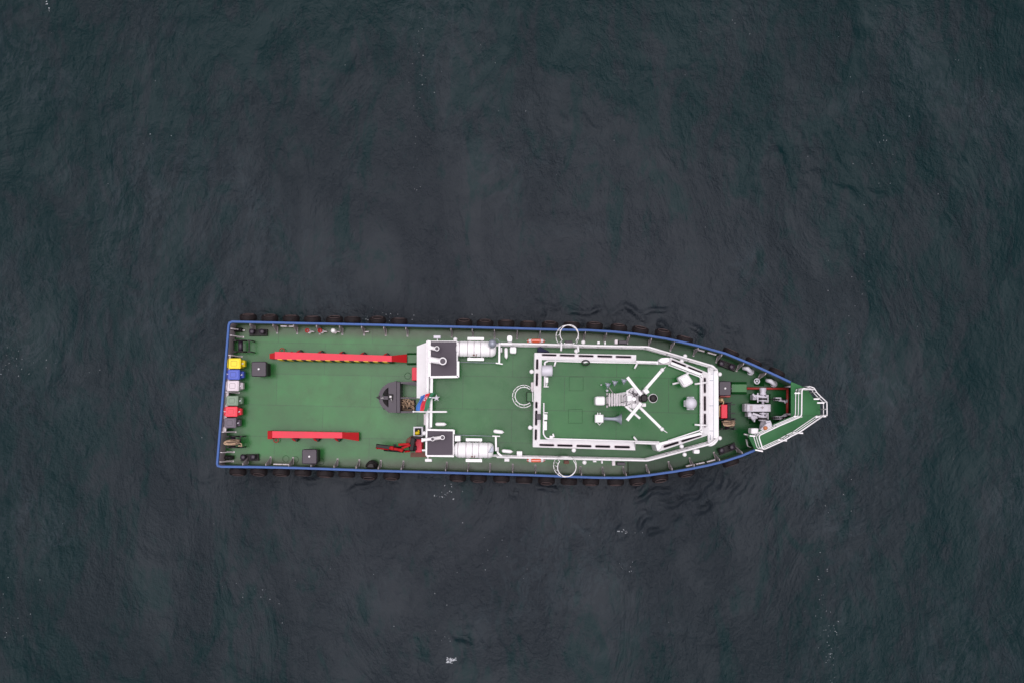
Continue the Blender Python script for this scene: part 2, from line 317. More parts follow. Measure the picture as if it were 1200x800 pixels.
fil = math_('ABSOLUTE', math_('SUBTRACT', noise(0.42, 7, 0.62, 2.2, stretch=(1, 0.5, 1), rotz=R(-20)), 0.5), 0)
fil = mrange(fil, 0.0, 0.045, 1, 0)
patch = mrange(noise(0.085, 4, 0.55, 0.8), 0.48, 0.64, 0, 1)
wmask = math_('MULTIPLY', math_('MAXIMUM', math_('MULTIPLY', fil, 0.5), mrange(wisp, 0.52, 0.72, 0, 0.8)), patch)
wmx = N('ShaderNodeMix'); wmx.data_type = 'RGBA'; L(wmask, wmx.inputs[0]); L(cr.outputs[0], wmx.inputs[6]); wmx.inputs[7].default_value = (0.023, 0.034, 0.042, 1)
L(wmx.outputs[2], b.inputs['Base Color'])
b.inputs['Specular Tint'].default_value = (0.88, 0.94, 1.0, 1); b.inputs['IOR'].default_value = 1.333; b.inputs['Specular IOR Level'].default_value = 0.27; L(mrange(mid, 0.35, 0.65, 0.05, 0.14), b.inputs['Roughness'])
f1 = noise(1.9, 7, 0.62, 0.25, stretch=(1, 0.72, 1), rotz=R(35)); f2 = noise(6.5, 4, 0.7, 0.3); calm = mrange(mid, 0.4, 0.62, 0.35, 1.0)
hh = math_('MULTIPLY', math_('ADD', math_('MULTIPLY', f1, 0.125), math_('MULTIPLY', f2, 0.045)), calm)
bp = N('ShaderNodeBump'); bp.inputs['Strength'].default_value = 1.0; bp.inputs['Distance'].default_value = 1.0; L(hh, bp.inputs['Height']); L(bp.outputs[0], b.inputs['Normal'])
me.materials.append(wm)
# foam flecks drifting in loose lines
fm = MB()
def fleck(x, y, s):
    s *= 0.55
    if random.random() < .62: return
    n_ = random.randint(5, 7); a0 = random.random() * 6; z = float(wave_h(np.array([x]), np.array([y]))[0]) + 0.012
    el = random.uniform(1, 2.2); th = random.random() * 3.14
    pts = []
    for k in range(n_):
        r_ = s * random.uniform(0.55, 1.1); a = a0 + k * 6.283 / n_; u = r_ * math.cos(a) * el; v = r_ * math.sin(a)
        pts.append((x + u * math.cos(th) - v * math.sin(th), y + u * math.sin(th) + v * math.cos(th)))
    fm.prism(pts, z - 0.02, z)
def fl_cluster(px, py, sx, sy, cnt, s=(0.012, 0.035)):
    for _ in range(cnt):
        q = X(px + random.gauss(0, sx), py + random.gauss(0, sy), 0); fleck(q[0], q[1], random.uniform(*s))
for args in [(490, 90, 4, 45, 55), (488, 190, 3, 25, 20), (1030, 170, 18, 60, 45), (1000, 345, 35, 50, 40), (45, 430, 30, 6, 60), (10, 425, 10, 8, 30), (300, 700, 30, 22, 40), (965, 690, 5, 25, 40), (972, 760, 6, 30, 70),
             (985, 590, 15, 30, 25), (525, 577, 10, 6, 50, (0.02, 0.05)), (520, 748, 8, 6, 12), (20, 740, 12, 25, 35), (560, 640, 30, 20, 20), (450, 374, 22, 4, 70, (0.015, 0.04)), (560, 375, 40, 4, 15), (905, 25, 40, 12, 12), (1120, 60, 30, 30, 22),
             (600, 620, 300, 90, 60), (600, 120, 400, 100, 80), (730, 622, 7, 1.2, 40, (0.02, 0.06)), (735, 665, 12, 5, 12)]:
    fl_cluster(*args)
for q in ((528, 774), (526, 772), (532, 772), (524, 775), (535, 771)): fl_cluster(q[0], q[1], 1.7, 1.0, 16, (0.03, 0.085))
fl_cluster(56, 8, 1.5, 3, 12, (0.03, 0.06)); fl_cluster(681, 127, 1, 1, 5, (0.03, 0.05))
fo = obj('foam', fm, FOAM); fo['kind'] = 'stuff'; fo['label'] = 'white foam flecks and bubbles drifting in loose lines on the dark water'

# ------------------------------------------------------------------ THE VESSEL
ship = thing('vessel', 'green decked workboat with white upperworks and blue bulwark rail seen from above on dark sea', 'boat', (*X(600, 470, 0), 0))
TOPR = [(267.5, 381), (268.5, 378), (272, 376.6), (300, 377.2), (350, 378.4), (400, 379.4), (445, 380.4), (490, 381.7), (520, 382.3), (560, 383.3), (600, 384.4), (650, 385.8), (690, 386.6), (720, 388.4), (745, 391), (780, 396.3), (800, 400.6), (820, 405.2), (850, 413.5), (880, 425.8), (905, 437), (926, 446.8), (942, 458), (951, 470)]
BOTR = [(254, 543), (255, 545.6), (259, 546.6), (300, 547), (345, 548), (390, 549.5), (430, 551), (480, 552.4), (530, 553.8), (570, 555), (620, 556.4), (660, 558), (700, 559.4), (730, 559.6), (760, 556.6), (790, 552.4), (810, 549), (830, 545), (850, 540), (870, 533.5), (884, 527.6), (910, 515), (935, 500), (951, 485)]
def rz(px): return 2.6 + 0.75 * max(0, (px - 640) / 320) ** 1.3
topw = [P(a, c, rz(a)) for a, c in TOPR]; botw = [P(a, c, rz(a)) for a, c in BOTR]
tip = P(954.5, 478, rz(955))
ring = topw + [tip] + botw[::-1]                    # clockwise seen from above
pts2 = [(p.x, p.y) for p in ring]
ccw = area(pts2) > 0
if not ccw: ring = ring[::-1]; pts2 = pts2[::-1]
def inset3(d, z=None): return [Vector((q[0], q[1], (p.z if z is None else z))) for q, p in zip(inset(pts2, d), ring)]
cx0 = sum(p[0] for p in pts2) / len(pts2)
def narrowed(zlev, bowpull):
    out = []
    for p in ring:
        t = max(0, (p.x - 6) / 12); yc = AX[0][1] + (AX[1][1] - AX[0][1]) * (p.x - AX[0][0]) / (AX[1][0] - AX[0][0])
        out.append(Vector((p.x - bowpull * t * t * 1.2, yc + (p.y - yc) * (1 - 0.22 * bowpull * t), zlev)))
    return out
hb = MB(); hb.loft([narrowed(-1.2, 1.6), narrowed(0, 1.1), [Vector((p.x, p.y, 1.25)) for p in ring], [Vector((p.x, p.y, p.z - 0.1)) for p in ring]], caps=False)
i0 = inset3(0.09); hb.loft([[Vector((p.x, p.y, p.z - 0.1)) for p in ring], [Vector((p.x, p.y, p.z - 0.1)) for p in i0]], caps=False)
hull = obj('hull', hb, HULLC, ship)
# inner face of bulwark: green at the sides, grey at the transom
NB = len(ring)
def seg_wall(mb, idx, z0):
    for i in idx:
        j = (i + 1) % NB; a, c = i0[i], i0[j]
        mb.add([(a.x, a.y, z0), (c.x, c.y, z0), (c.x, c.y, c.z - 0.1), (a.x, a.y, a.z - 0.1)], [(0, 1, 2, 3)])
xs = min(p.x for p in ring)
ster = [i for i in range(NB) if max(ring[i].x, ring[(i + 1) % NB].x) < xs + 0.85]; side = [i for i in range(NB) if i not in ster]
b1 = MB(); seg_wall(b1, side, DECK - 0.2); bul = obj('bulwark', b1, G_IN, ship)
b2 = MB(); seg_wall(b2, ster, DECK - 0.2); obj('transom_bulwark', b2, GREYPINK, ship)
# blue cap rail: flat bar following the edge
cr_o = inset3(-0.05); cr_i = inset3(0.075); cm = MB()
keep = [i for i in range(NB)]
cm.loft([[Vector((p.x, p.y, p.z - 0.1)) for p in cr_o], cr_o and [Vector((p.x, p.y, p.z - 0.02)) for p in cr_o], [Vector((p.x, p.y, p.z)) for p in inset3(-0.04)], [Vector((p.x, p.y, p.z)) for p in inset3(0.06)], [Vector((p.x, p.y, p.z - 0.02)) for p in cr_i], [Vector((p.x, p.y, p.z - 0.1)) for p in cr_i]], caps=False)
obj('cap_rail', cm, BLUE, ship)
# rubbing strake below
sm_ = MB(); so = [Vector((p.x, p.y, 1.55)) for p in inset3(-0.09)]
sm_.tube([Vector((p.x, p.y, 1.35)) for p in inset3(-0.02)], 0.10, 8, closed=True); obj('rubbing_strake', sm_, BLACK, ship)
# decks
stepx = X(736, 470, FORE)[0]
ins = inset(pts2, 0.088)
def clip(poly, xc, keep_left):
    out = []
    for i in range(len(poly)):
        a = poly[i]; c = poly[(i + 1) % len(poly)]; ia = (a[0] <= xc) == keep_left; ic = (c[0] <= xc) == keep_left
        if ia: out.append(a)
        if ia != ic: t = (xc - a[0]) / (c[0] - a[0]); out.append((xc, a[1] + t * (c[1] - a[1])))
    return out
d1 = MB(); d1.prism(clip(ins, stepx, True), DECK - 0.1, DECK); main_deck = obj('main_deck', d1, G_AFT, ship)
d2 = MB(); d2.prism(clip(ins, stepx, False), DECK - 0.1, FORE); fore_deck = obj('fore_deck', d2, G_FORE, ship)
# bulwark stays (triangular brackets), copies of one
def stay_mb(h=0.95, d=0.42):
    m = MB(); m.add([(0, 0, 0), (d, 0, 0), (0.10, 0, h), (0, 0, h), (0, 0.03, 0), (d, 0.03, 0), (0.10, 0.03, h), (0, 0.03, h)], [(0, 1, 2, 3), (7, 6, 5, 4), (0, 4, 5, 1), (1, 5, 6, 2), (2, 6, 7, 3), (3, 7, 4, 0)])
    m.box((0.05 + d / 2, 0.015, 0.012), (d, 0.09, 0.02)); m.bar((d, 0.015, 0.0), (0.10, 0.015, h), 0.05, 0.015)
    return m
proto = None
def ring_pt(px, top):
    L_ = TOPR if top else BOTR
    for (a, c), (a2, c2) in zip(L_, L_[1:]):
        if a <= px <= a2 and a2 > a:
            t = (px - a) / (a2 - a); q = P(px, c + t * (c2 - c), rz(px)); q2 = P(a2, c2, rz(a2)); q1 = P(a, c, rz(a)); d = (q2 - q1); return q, Vector((d.x, d.y, 0)).normalized()
stays = [(x, True) for x in (292, 319, 343, 370, 397, 423, 449, 475, 528, 553, 579, 606, 633, 686, 711, 738, 764, 791, 819, 847, 873, 899)] + \
        [(x, False) for x in (284, 311, 338, 364, 391, 417, 443, 470, 522, 548, 574, 601, 628, 655, 682, 709, 735, 762, 789, 815, 845, 872)]
for x, top in stays:
    q, d = ring_pt(x, top); nrm = Vector((d.y, -d.x, 0)) if top else Vector((-d.y, d.x, 0))
    zb = DECK if q.x < stepx else FORE; h = q.z - 0.11 - zb
    loc = Vector((q.x, q.y, zb)) + nrm * 0.092
    m = stay_mb(h, 0.40); s_ = obj('bulwark_stay', m, STAY, bul, origin=loc, local=True); s_.rotation_euler = (0, 0, math.atan2(nrm.y, nrm.x))
for y in (385, 393, 416, 438, 459, 482, 506, 530, 541):
    x = 267.5 - 13.5 * (y - 381) / 162; q = P(x, y, 2.6); q.z = DECK; q.x += 0.10
    s_ = obj('bulwark_stay', stay_mb(1.0, 0.46), WHITE2, bul, origin=q, local=True); s_.rotation_euler = (0, 0, R(-3))
# freeing port frames: pale plates on the bulwark inside
for x, top in [(331, 1), (338, 1), (322, 0), (333, 0), (824, 1), (838, 1), (812, 0), (824, 0), (837, 0)]:
    q, d = ring_pt(x, bool(top)); nrm = Vector((d.y, -d.x, 0)) if top else Vector((-d.y, d.x, 0))
    zb = DECK if q.x < stepx else FORE; m = MB(); c = Vector((q.x, q.y, zb + 0.36)) + nrm * 0.15
    m.bar(c - d * 0.24, c + d * 0.24, 0.07, 0.36, ch=0.015); obj('freeing_port', m, WHITE2, bul)

# ---- deck house (main deck to boat deck)
BD = [(500, 401.5), (585, 403), (700, 405.3), (756, 406.6), (831, 428), (837, 434), (837, 512), (829, 519.5), (756, 539), (700, 537.6), (600, 535.3), (499, 532)]
bdw = [X(a, c, BOAT) for a, c in BD]
m = MB(); m.prism(inset(bdw, 0.10), DECK - 0.05, BOAT - 0.10); house = obj('deckhouse', m, WHITE, ship)
m = MB(); m.prism(bdw, BOAT - 0.098, BOAT - 0.02); obj('boat_deck_edge', m, WHITE, house)
m = MB(); m.prism(inset(bdw, 0.13), BOAT - 0.018, BOAT); obj('boat_deck', m, G_UP, ship)
# raked aft bulkhead
m = MB(); A = [P(488.5, 405.5, BOAT - 0.35), P(488.3, 466, BOAT - 0.35), P(503, 466, BOAT + 0.02), P(503, 400, BOAT + 0.02)]
B = [Vector((p.x + 0.04, p.y, DECK)) for p in A[:2]] + [Vector((p.x + 0.0, p.y, DECK)) for p in A[2:]]
m.loft([B, A]); A2 = [P(499.5, 399.3, BOAT + 0.1), P(505.5, 399.3, BOAT + 0.1), P(504.5, 533, BOAT + 0.1), P(498.5, 533, BOAT + 0.1)]
m.loft([[Vector((p.x, p.y, BOAT - 0.3)) for p in A2], A2])
obj('aft_bulkhead', m, WHITE, house)
m = MB(); m.bar(P(502.5, 399, 4.3), P(501, 533, 4.3), 0.10, 0.5); m.bar(P(506, 441, 4.95), P(505, 500, 4.95), 0.12, 0.06)
for y in (448, 462, 476, 490): m.bar(P(506, y, 4.0), P(506, y, 4.95), 0.06, 0.06)
obj('aft_coaming', m, WHITE, house)
# details on the aft bulkhead
m = MB(); m.pbox(493, 431, 499, 445, 3.4, 3.25); m.pbox(492, 430.5, 499, 432.5, 3.7, 3.42); m.pbox(492, 443, 499, 445, 3.7, 3.42); obj('ladder_frame', m, WHITE, house)
m = MB(); m.pbox(494, 433.5, 497.2, 442, 3.48, 3.41); obj('vent_grille', m, CHAR, house)
m = MB(); m.pbox(496.6, 484.5, 502.4, 497.5, 3.6, 1.6, ch=0.02); obj('electrical_box', m, WHITE2, house)
# front visor of the boat deck: broad white plate with seams
m = MB(); m.ppoly([(829.5, 426), (836, 427), (842, 434), (842.4, 515), (837, 521.5), (829.5, 523)], BOAT + 0.22, BOAT - 0.6, r=0.15, ch=0.02)
visor = obj('visor', m, WHITE, house)
m = MB()
for y in (445, 474.5, 504): m.pbox(831.5, y, 836, y + 0.7, BOAT + 0.228, BOAT + 0.222)
m.pbox(835.8, 431, 836.4, 518, BOAT + 0.228, BOAT + 0.222); m.pbox(834, 437, 834.8, 438.5, BOAT + 0.228, BOAT + 0.222); m.pbox(832, 509, 832.8, 515, BOAT + 0.228, BOAT + 0.222); obj('visor_seam', m, GREY_M, visor)

# ---- railings
def rail(name, px, z, h, levels, parent, r=0.028, sp=1.3, closed=False, material=None, rtop=None, toe=False):
    pts = [Vector((*X(a, c, z), z)) for a, c in px]; m = MB(); seq = pts + ([pts[0]] if closed else [])
    fine = []
    for i, p in enumerate(seq):     # soften the corners a little
        if 0 < i < len(seq) - 1:
            a = (seq[i - 1] - p); c = (seq[i + 1] - p); d = min(0.12, a.length * .3, c.length * .3)
            fine += [p + a.normalized() * d, p + (a.normalized() + c.normalized()) * d * 0.25, p + c.normalized() * d]
        else: fine.append(p)
    for k in range(1, levels + 1):
        m.tube([q + Vector((0, 0, h * k / levels)) for q in fine], (rtop or r) if k == levels else r * 0.8, 8)
    if toe: m.tube([q + Vector((0, 0, .04)) for q in fine], r * .9, 8)
    for a, c in zip(seq, seq[1:]):
        n_ = max(1, round((c - a).length / sp))
        for i in range(n_ + 1):
            q = a.lerp(c, i / n_); m.tube([q, q + Vector((0, 0, h))], r, 6)
    return obj(name, m, material or WHITE, parent)
rail('railing', [(586, 403.8), (640, 405), (700, 406.6), (756, 407.8), (830, 429.5), (835.5, 434)], BOAT, 1.0, 2, ship, 0.035, rtop=0.055)
rail('railing', [(583, 533.8), (640, 535.2), (700, 536.6), (756, 537.8), (828, 518.8), (835, 513)], BOAT, 1.0, 2, ship, 0.035, rtop=0.055)
for a, c in [((586, 403.6), (755, 407.4)), ((756, 407.4), (829, 428.8)), ((583, 534), (755, 538.2)), ((756, 538.2), (828, 519.2))]:
    m = MB(); m.bar(P(*a, BOAT + 0.1), P(*c, BOAT + 0.1), 0.10, 0.2); obj('toe_board', m, WHITE, house)
# ---- wheelhouse: walls lean in toward the roof so the windows can be seen from above
ZW0, ZW1 = 6.12, ROOF - 0.03
OUT = [(626.5, 413), (745.5, 415.5), (745.5, 423.5), (769, 425), (786, 418.5), (830, 436.5), (830.5, 509), (772, 528.5), (769.5, 519.5), (744.5, 517.5), (744.5, 527), (624.5, 523.3)]
INN = [(635, 421.3), (743, 424.8), (745.5, 426), (770, 427), (785, 426.5), (822.5, 440.5), (822.5, 505.5), (772, 519.5), (769.5, 517), (744.5, 516), (742, 515.8), (633, 514.2)]
o3 = [Vector((*X(a, c, ZW0), ZW0)) for a, c in OUT]; i3 = [Vector((*X(a, c, ZW1), ZW1)) for a, c in INN]
m = MB(); m.loft([[Vector((p.x, p.y, BOAT)) for p in o3], o3, i3]); wh = obj('wheelhouse', m, WHITE, ship)
ri = [Vector((*X(a, c, ROOF), ROOF)) for a, c in INN]
m = MB(); m.prism([(p.x, p.y) for p in ri], ROOF - 0.025, ROOF, 0.0); roof = obj('roof', m, G_ROOF, wh)
def on_wall(a_px, b_px, side_o, side_i, t):
    """point on the leaning wall: fraction t from the foot line to the head line"""
    pass
def window(o0, o1, n0, n1, s0, s1, lo=0.26, hi=0.78):
    # foot line o0-o1 and head line n0-n1 (world), s0..s1 along it
    def q(s, t): return o0.lerp(o1, s).lerp(n0.lerp(n1, s), t)
    nrm = (q(1, 0) - q(0, 0)).cross(q(0.5, 1) - q(0.5, 0)).normalized()
    if nrm.z < 0: nrm = -nrm
    L_ = (q(s1, .5) - q(s0, .5)).length; W_ = (q(.5, hi) - q(.5, lo)).length; r = W_ * 0.45
    def shape(grow, off, seg=5):
        pts = []
        for cxs, cys, a0 in ((L_ - r, r, -90), (L_ - r, W_ - r, 0), (r, W_ - r, 90), (r, r, 180)):
            for k in range(seg + 1):
                a = R(a0 + 90 * k / seg); u = cxs + (r + grow) * math.cos(a); v = cys + (r + grow) * math.sin(a)
                pts.append(q(s0 + (s1 - s0) * u / L_, lo + (hi - lo) * v / W_) + nrm * off)
        return pts
    f = MB(); f.loft([shape(0.03, -0.02), shape(0.03, 0.035), shape(0.0, 0.035)], caps=False); fr = obj('window', f, WHITE2, wh)
    gm = MB(); gm.loft([shape(0.0, -0.01), shape(0.0, 0.024)]); obj('pane', gm, GLASS, fr)
def wins(oa, ob, na, nb, spans, lo=0.26, hi=0.78):
    o0 = Vector((*X(*oa, ZW0), ZW0)); o1 = Vector((*X(*ob, ZW0), ZW0)); n0 = Vector((*X(*na, ZW1), ZW1)); n1 = Vector((*X(*nb, ZW1), ZW1))
    for s0, s1 in spans: window(o0, o1, n0, n1, s0, s1, lo, hi)
def fr(lo, hi, lst): return [((a - lo) / (hi - lo), (c - lo) / (hi - lo)) for a, c in lst]
wins((626.5, 413), (745.5, 415.5), (626.5, 421), (745.5, 425), fr(626.5, 745.5, [(635, 652), (656, 673.5), (678, 695.5), (700, 717.5), (721.5, 739.5)]), 0.2, 0.46)
wins((624.5, 523.3), (744.5, 527), (624.5, 514), (744.5, 516), fr(624.5, 744.5, [(632, 649.5), (653, 671), (675.5, 693), (697.5, 715), (720, 738)]), 0.22, 0.48)
wins((626.5, 413), (624.5, 523.3), (635, 413), (633, 523.3), fr(413, 523.3, [(420.5, 432.5), (437, 452), (470.5, 478), (480.5, 498), (502.5, 515)]), 0.27, 0.58)
wins((786, 418.5), (830, 436.5), (785, 426.5), (822.5, 440.5), [(0.03, 0.44), (0.50, 0.90)], 0.30, 0.60)
wins((772, 528.5), (830.5, 509), (772, 519.5), (822.5, 505.5), [(0.10, 0.42), (0.48, 0.90)], 0.30, 0.66)
wins((830, 436.5), (830.5, 509), (822.5, 436.5), (822.5, 509), fr(436.5, 509, [(442, 460), (463.5, 481), (484, 500)]), 0.45, 0.78)
# access opening in the aft wall and its landing
m = MB(); m.pbox(618, 459.5, 634.5, 469.5, ROOF - 0.3, BOAT + 0.1); obj('landing', m, G_UP, wh)
m = MB(); m.pbox(617, 459, 620, 470.5, BOAT + 0.6, BOAT + 0.02); obj('door_mat', m, BLACK, wh)
m = MB(); m.pbox(622.5, 447.5, 627, 458, ROOF - 0.6, BOAT); obj('junction_box', m, WHITE2, wh)
# roof handrails
rail('railing', [(638, 452.5), (638, 425), (641, 423.5)], ROOF, 0.5, 1, wh, 0.05)
rail('railing', [(637, 472.5), (636.4, 508), (640, 513), (700, 514.7), (770, 517)], ROOF, 0.45, 1, wh, 0.04)
rail('railing', [(642, 423), (700, 424.6), (768, 426)], ROOF, 0.35, 1, wh, 0.035)
rail('railing', [(783, 428), (820, 442), (820, 503), (783, 515)], ROOF, 0.35, 1, wh, 0.035)
m = MB(); m.bar(P(745, 424, ROOF + .15), P(771, 425, ROOF + .15), 0.16, 0.25, .02); m.bar(P(744, 517.5, ROOF + .15), P(771, 518.5, ROOF + .15), 0.16, 0.25, .02)
m.ppoly([(771, 422.5), (775, 419), (784, 418.5), (784.5, 423.5), (777, 426)], ROOF + 0.1, ROOF - .5, 0.06, 0.02)
m.ppoly([(767, 517.5), (778, 518), (773, 526.5), (770.5, 528)], ROOF + 0.12, ROOF - .8, 0.05, 0.02)
for a, c in [((821.5, 439), (821.5, 507)), ((786, 425), (822, 439)), ((772, 520), (822, 507))]: m.bar(P(*a, ROOF + .06), P(*c, ROOF + .06), 0.14, 0.14, .01)
obj('roof_coaming', m, WHITE, wh)
m = MB()
for x, y in ((667, 441), (666, 479)):       # flush hatch outlines (thin joints)
    for q in ((x, y, x + 16.5, y + .22), (x, y + 16.2, x + 16.5, y + 16.42), (x, y + .25, x + .22, y + 16.2), (x + 16.28, y + .25, x + 16.5, y + 16.2)): m.pbox(*q, ROOF + 0.012, ROOF + 0.001)
obj('hatch_seam', m, G_DARK, wh)
# short davit stubs leaning over the coaming
def stub(a, b_, z0, z1, r=0.05, par=wh, mt=WHITE, name='bracket_arm'):
    m = MB(); m.tube([P(*a, z0), P(*b_, z1)], r, 8); return obj(name, m, mt, par)
for a, c in [((649.5, 429), (651.5, 422)), ((743.5, 431.5), (747, 425)), ((742.5, 511), (746.5, 516)), ((648, 507.5), (649, 512)), ((788, 449.5), (796, 447.5)), ((814, 449.5), (829, 447.5)), ((814, 497), (829, 498)), ((658, 401), (657.5, 411)), ((677, 404), (678, 412))]:
    stub(a, c, ROOF + .3, ROOF + .3)

# ---- round floodlights on short brackets (one built, the others copies)
def lamp_mb():
    m = MB(); m.lathe((0, 0, 0.25), [(0.02, -.12), (0.09, -.1), (0.115, 0), (0.105, 0.05), (0.06, .09), (0.01, .10)], n=16); m.tube([(0, 0, 0.0), (0, 0, 0.2)], 0.03, 8); m.tube([(0, 0, 0.08), (0.24, 0, 0.08)], 0.025, 6); return m
l0 = None
for x, y, z, a in [(623, 435, 6, 0), (621.3, 500.5, 6, 0), (675.5, 411, 6, -90), (672.5, 527, 6, 90), (683.5, 401, 4.6, -90), (685, 541.3, 4.6, 90), (799, 423, 5.6, -70), (799, 522.3, 5.6, 90), (803, 417, 4.6, -90), (802.5, 532, 4.6, 90), (843.8, 438, 4.0, 180), (843.8, 512.8, 4.0, 180), (533.5, 397.5, 4.3, -60)]:
    q = P(x, y, z + 0.3); q.z = z
    if l0 is None: l0 = obj('floodlight', lamp_mb(), WHITE, ship, origin=q, local=True)
    else: copy_part(l0, q, R(a), ship)
# ---- exhaust casings
def casing(px0, py0, px1, py1, z):
    m = MB(); m.pbox(px0, py0, px1, py1, z, BOAT - 0.9 if py0 < 450 else BOAT - 0.9, r=0.06, ch=0.02); c = obj('exhaust_casing', m, WHITE, ship)
    t = MB(); t.pbox(px0 + 1, py0 + 1, px1 - 1.2, py1 - 1.2, z + 0.012, z + 0.002, r=0.03); obj('casing_top', t, CHAR_TOP, c); return c
c1 = casing(503.5, 399.2, 536.3, 441.6, 5.0); c2 = casing(499.6, 503.0, 531.8, 533.6, 5.0)
m = MB(); m.bar(P(504, 441.5, 5.05), P(537, 441, 5.05), 0.12, 0.12, .01); m.bar(P(536.8, 423, 5.05), P(536.8, 441.5, 5.05), 0.13, 0.12, .01); m.bar(P(503.2, 399, 5.05), P(503.2, 441, 5.05), 0.16, 0.14, .01); obj('casing_rim', m, WHITE, c1)
m = MB(); m.bar(P(500, 503, 5.05), P(531.5, 503.6, 5.05), 0.10, 0.12, .01); m.bar(P(500, 503, 5.05), P(499.6, 533, 5.05), 0.09, 0.12, .01); m.bar(P(499.6, 533.4, 5.05), P(532, 534, 5.05), 0.09, 0.12, .01); m.bar(P(531.8, 503, 5.05), P(531.8, 508, 5.05), 0.1, 0.12, .01); obj('casing_rim', m, WHITE, c2)
def elbow(par, x0, y0, x1, y1, r, z=5.2, up=0.45):
    a = P(x0, y0, z); c = P(x1, y1, z); m = MB(); d = (c - a).normalized(); pts = [a]
    for k in range(7): t = R(90 * k / 6); pts.append(c - d * r * 1.2 * (1 - math.sin(t)) + Vector((0, 0, r * 1.2 * (1 - math.cos(t)))))
    pts.append(pts[-1] + Vector((0, 0, up))); m.tube(pts, r * 0.8, 14, caps=False)
    e_ = pts[-1]; m.lathe(e_, [(r * .8, -.12), (r, -.1), (r, 0), (r * .72, 0), (r * .7, -0.3)], n=20); m.box((a.x, a.y, z - 0.05), (0.1, r * 1.8, r * 2), ch=.02)
    o = obj('exhaust_pipe', m, WHITE, par); q = MB(); q.lathe(e_, [(r * .69, -0.06), (r * .69, -.04)], n=16); obj('mouth_shade', q, CHAR, o)  # dark disc added inside the pipe end as painted shade of the hollow
    return o
elbow(c1, 504, 407.0, 513, 409, 0.13); elbow(c1, 504, 421, 520, 423.5, 0.20); elbow(c2, 495, 515, 508, 513.4, 0.11); elbow(c2, 508, 513.4, 519.5, 511.6, 0.12)
# T-shaped lamp brackets outboard of the casings
m = MB(); m.pbox(508, 393, 516.3, 396.4, 4.6, 4.35, r=.03, ch=.02); m.bar(P(512.5, 396, 4.45), P(512.5, 400, 4.45), 0.05, 0.05); obj('lamp_bracket', m, GREY_L, c1)
m = MB(); m.pbox(498, 537, 506, 540.4, 4.6, 4.35, r=.03, ch=.02); m.bar(P(501.5, 533, 4.45), P(501.5, 537, 4.45), 0.05, 0.05); obj('lamp_bracket', m, WHITE, c2)

# ---- life rafts on cradles (the canister is a thing, the cradle belongs to the boat)
def liferaft(x0, x1, yc, lab, w_=18.5):
    z = BOAT + 0.75; a = P(x0, yc, z); c = P(x1, yc + 0.6, z); d = (c - a); L_ = d.length; d.normalize(); r = 0.41
    t = thing('life_raft', lab, 'life raft', (*(a + c).xy / 2, BOAT + .3), 'white life raft canisters'); m = MB()
    prof = [(0.02, 0), (0.22, 0.01), (0.33, 0.07), (0.39, 0.17), (r, 0.3)]
    for k in range(9):
        h = 0.3 + (L_ - .6) * (k + 0.5) / 9; prof += [(r, h - .05), (r - .012, h - .02), (r - .012, h + .02), (r, h + .05)]
    prof += [(r, L_ - .3), (0.39, L_ - .17), (0.33, L_ - .07), (0.22, L_ - .01), (0.02, L_)]
    m.lathe(a, prof, d, 28); obj('canister', m, RAFT, t)
    for k in (0.1, 0.3, 0.46, .62, 0.85): b_ = MB(); b_.lathe(a + d * L_ * k, [(r + .006, -.016), (r + .012, -.014), (r + .012, .014), (r + .006, .016)], d, 28); obj('strap', b_, GREYPINK, t)
    s_ = MB(); s_.tube([a + d * L_ * .5 + Vector((0, -r - .01, 0.05)), a + d * L_ * .52 + Vector((0, -r * .7, .33))], 0.02, 6); s_.lathe(a + d * L_ * .5 + Vector((-.1, -r * .8, .26)), [(0.01, -.05), (.05, -.04), (.05, .04), (.01, .05)], n=10); obj('release_hook', s_, BROWN, t)
    cr_ = MB()
    for dx in (0.33, 0.64):
        q = a + d * L_ * dx
        cr_.bar((q.x, q.y - .52, BOAT + .05), (q.x, q.y + .52, BOAT + .05), .09, .08); cr_.bar((q.x, q.y - .52, BOAT), (q.x, q.y - .52, BOAT + .75), .08, .08); cr_.bar((q.x, q.y + .52, BOAT), (q.x, q.y + .52, BOAT + .75), .08, .08); cr_.bar((q.x, q.y - .5, BOAT + .33), (q.x, q.y + .5, BOAT + .33), .07, .06)
    for sy in (-.54, .54): q = a + d * L_ * .33; q2 = a + d * L_ * .66; cr_.bar((q.x - .08, q.y + sy, BOAT + .78), (q2.x + .08, q2.y + sy, BOAT + .78), .15, .06)
    obj('raft_cradle', cr_, WHITE, ship)
liferaft(534, 581.5, 408.5, 'white ribbed life raft canister beside the upper, larger charcoal exhaust casing')
liferaft(532.3, 579, 526.5, 'white ribbed life raft canister beside the lower, smaller charcoal exhaust casing')
def wire(a, c, z, par=ship, r=0.018, mt=GREY_M, name='guard_wire'): m = MB(); m.tube([P(*a, z), P(*c, z)], r, 6); return obj(name, m, mt, par)
wire((537, 424), (585, 425), BOAT + .6); wire((533, 509), (581, 510.6), BOAT + .6)
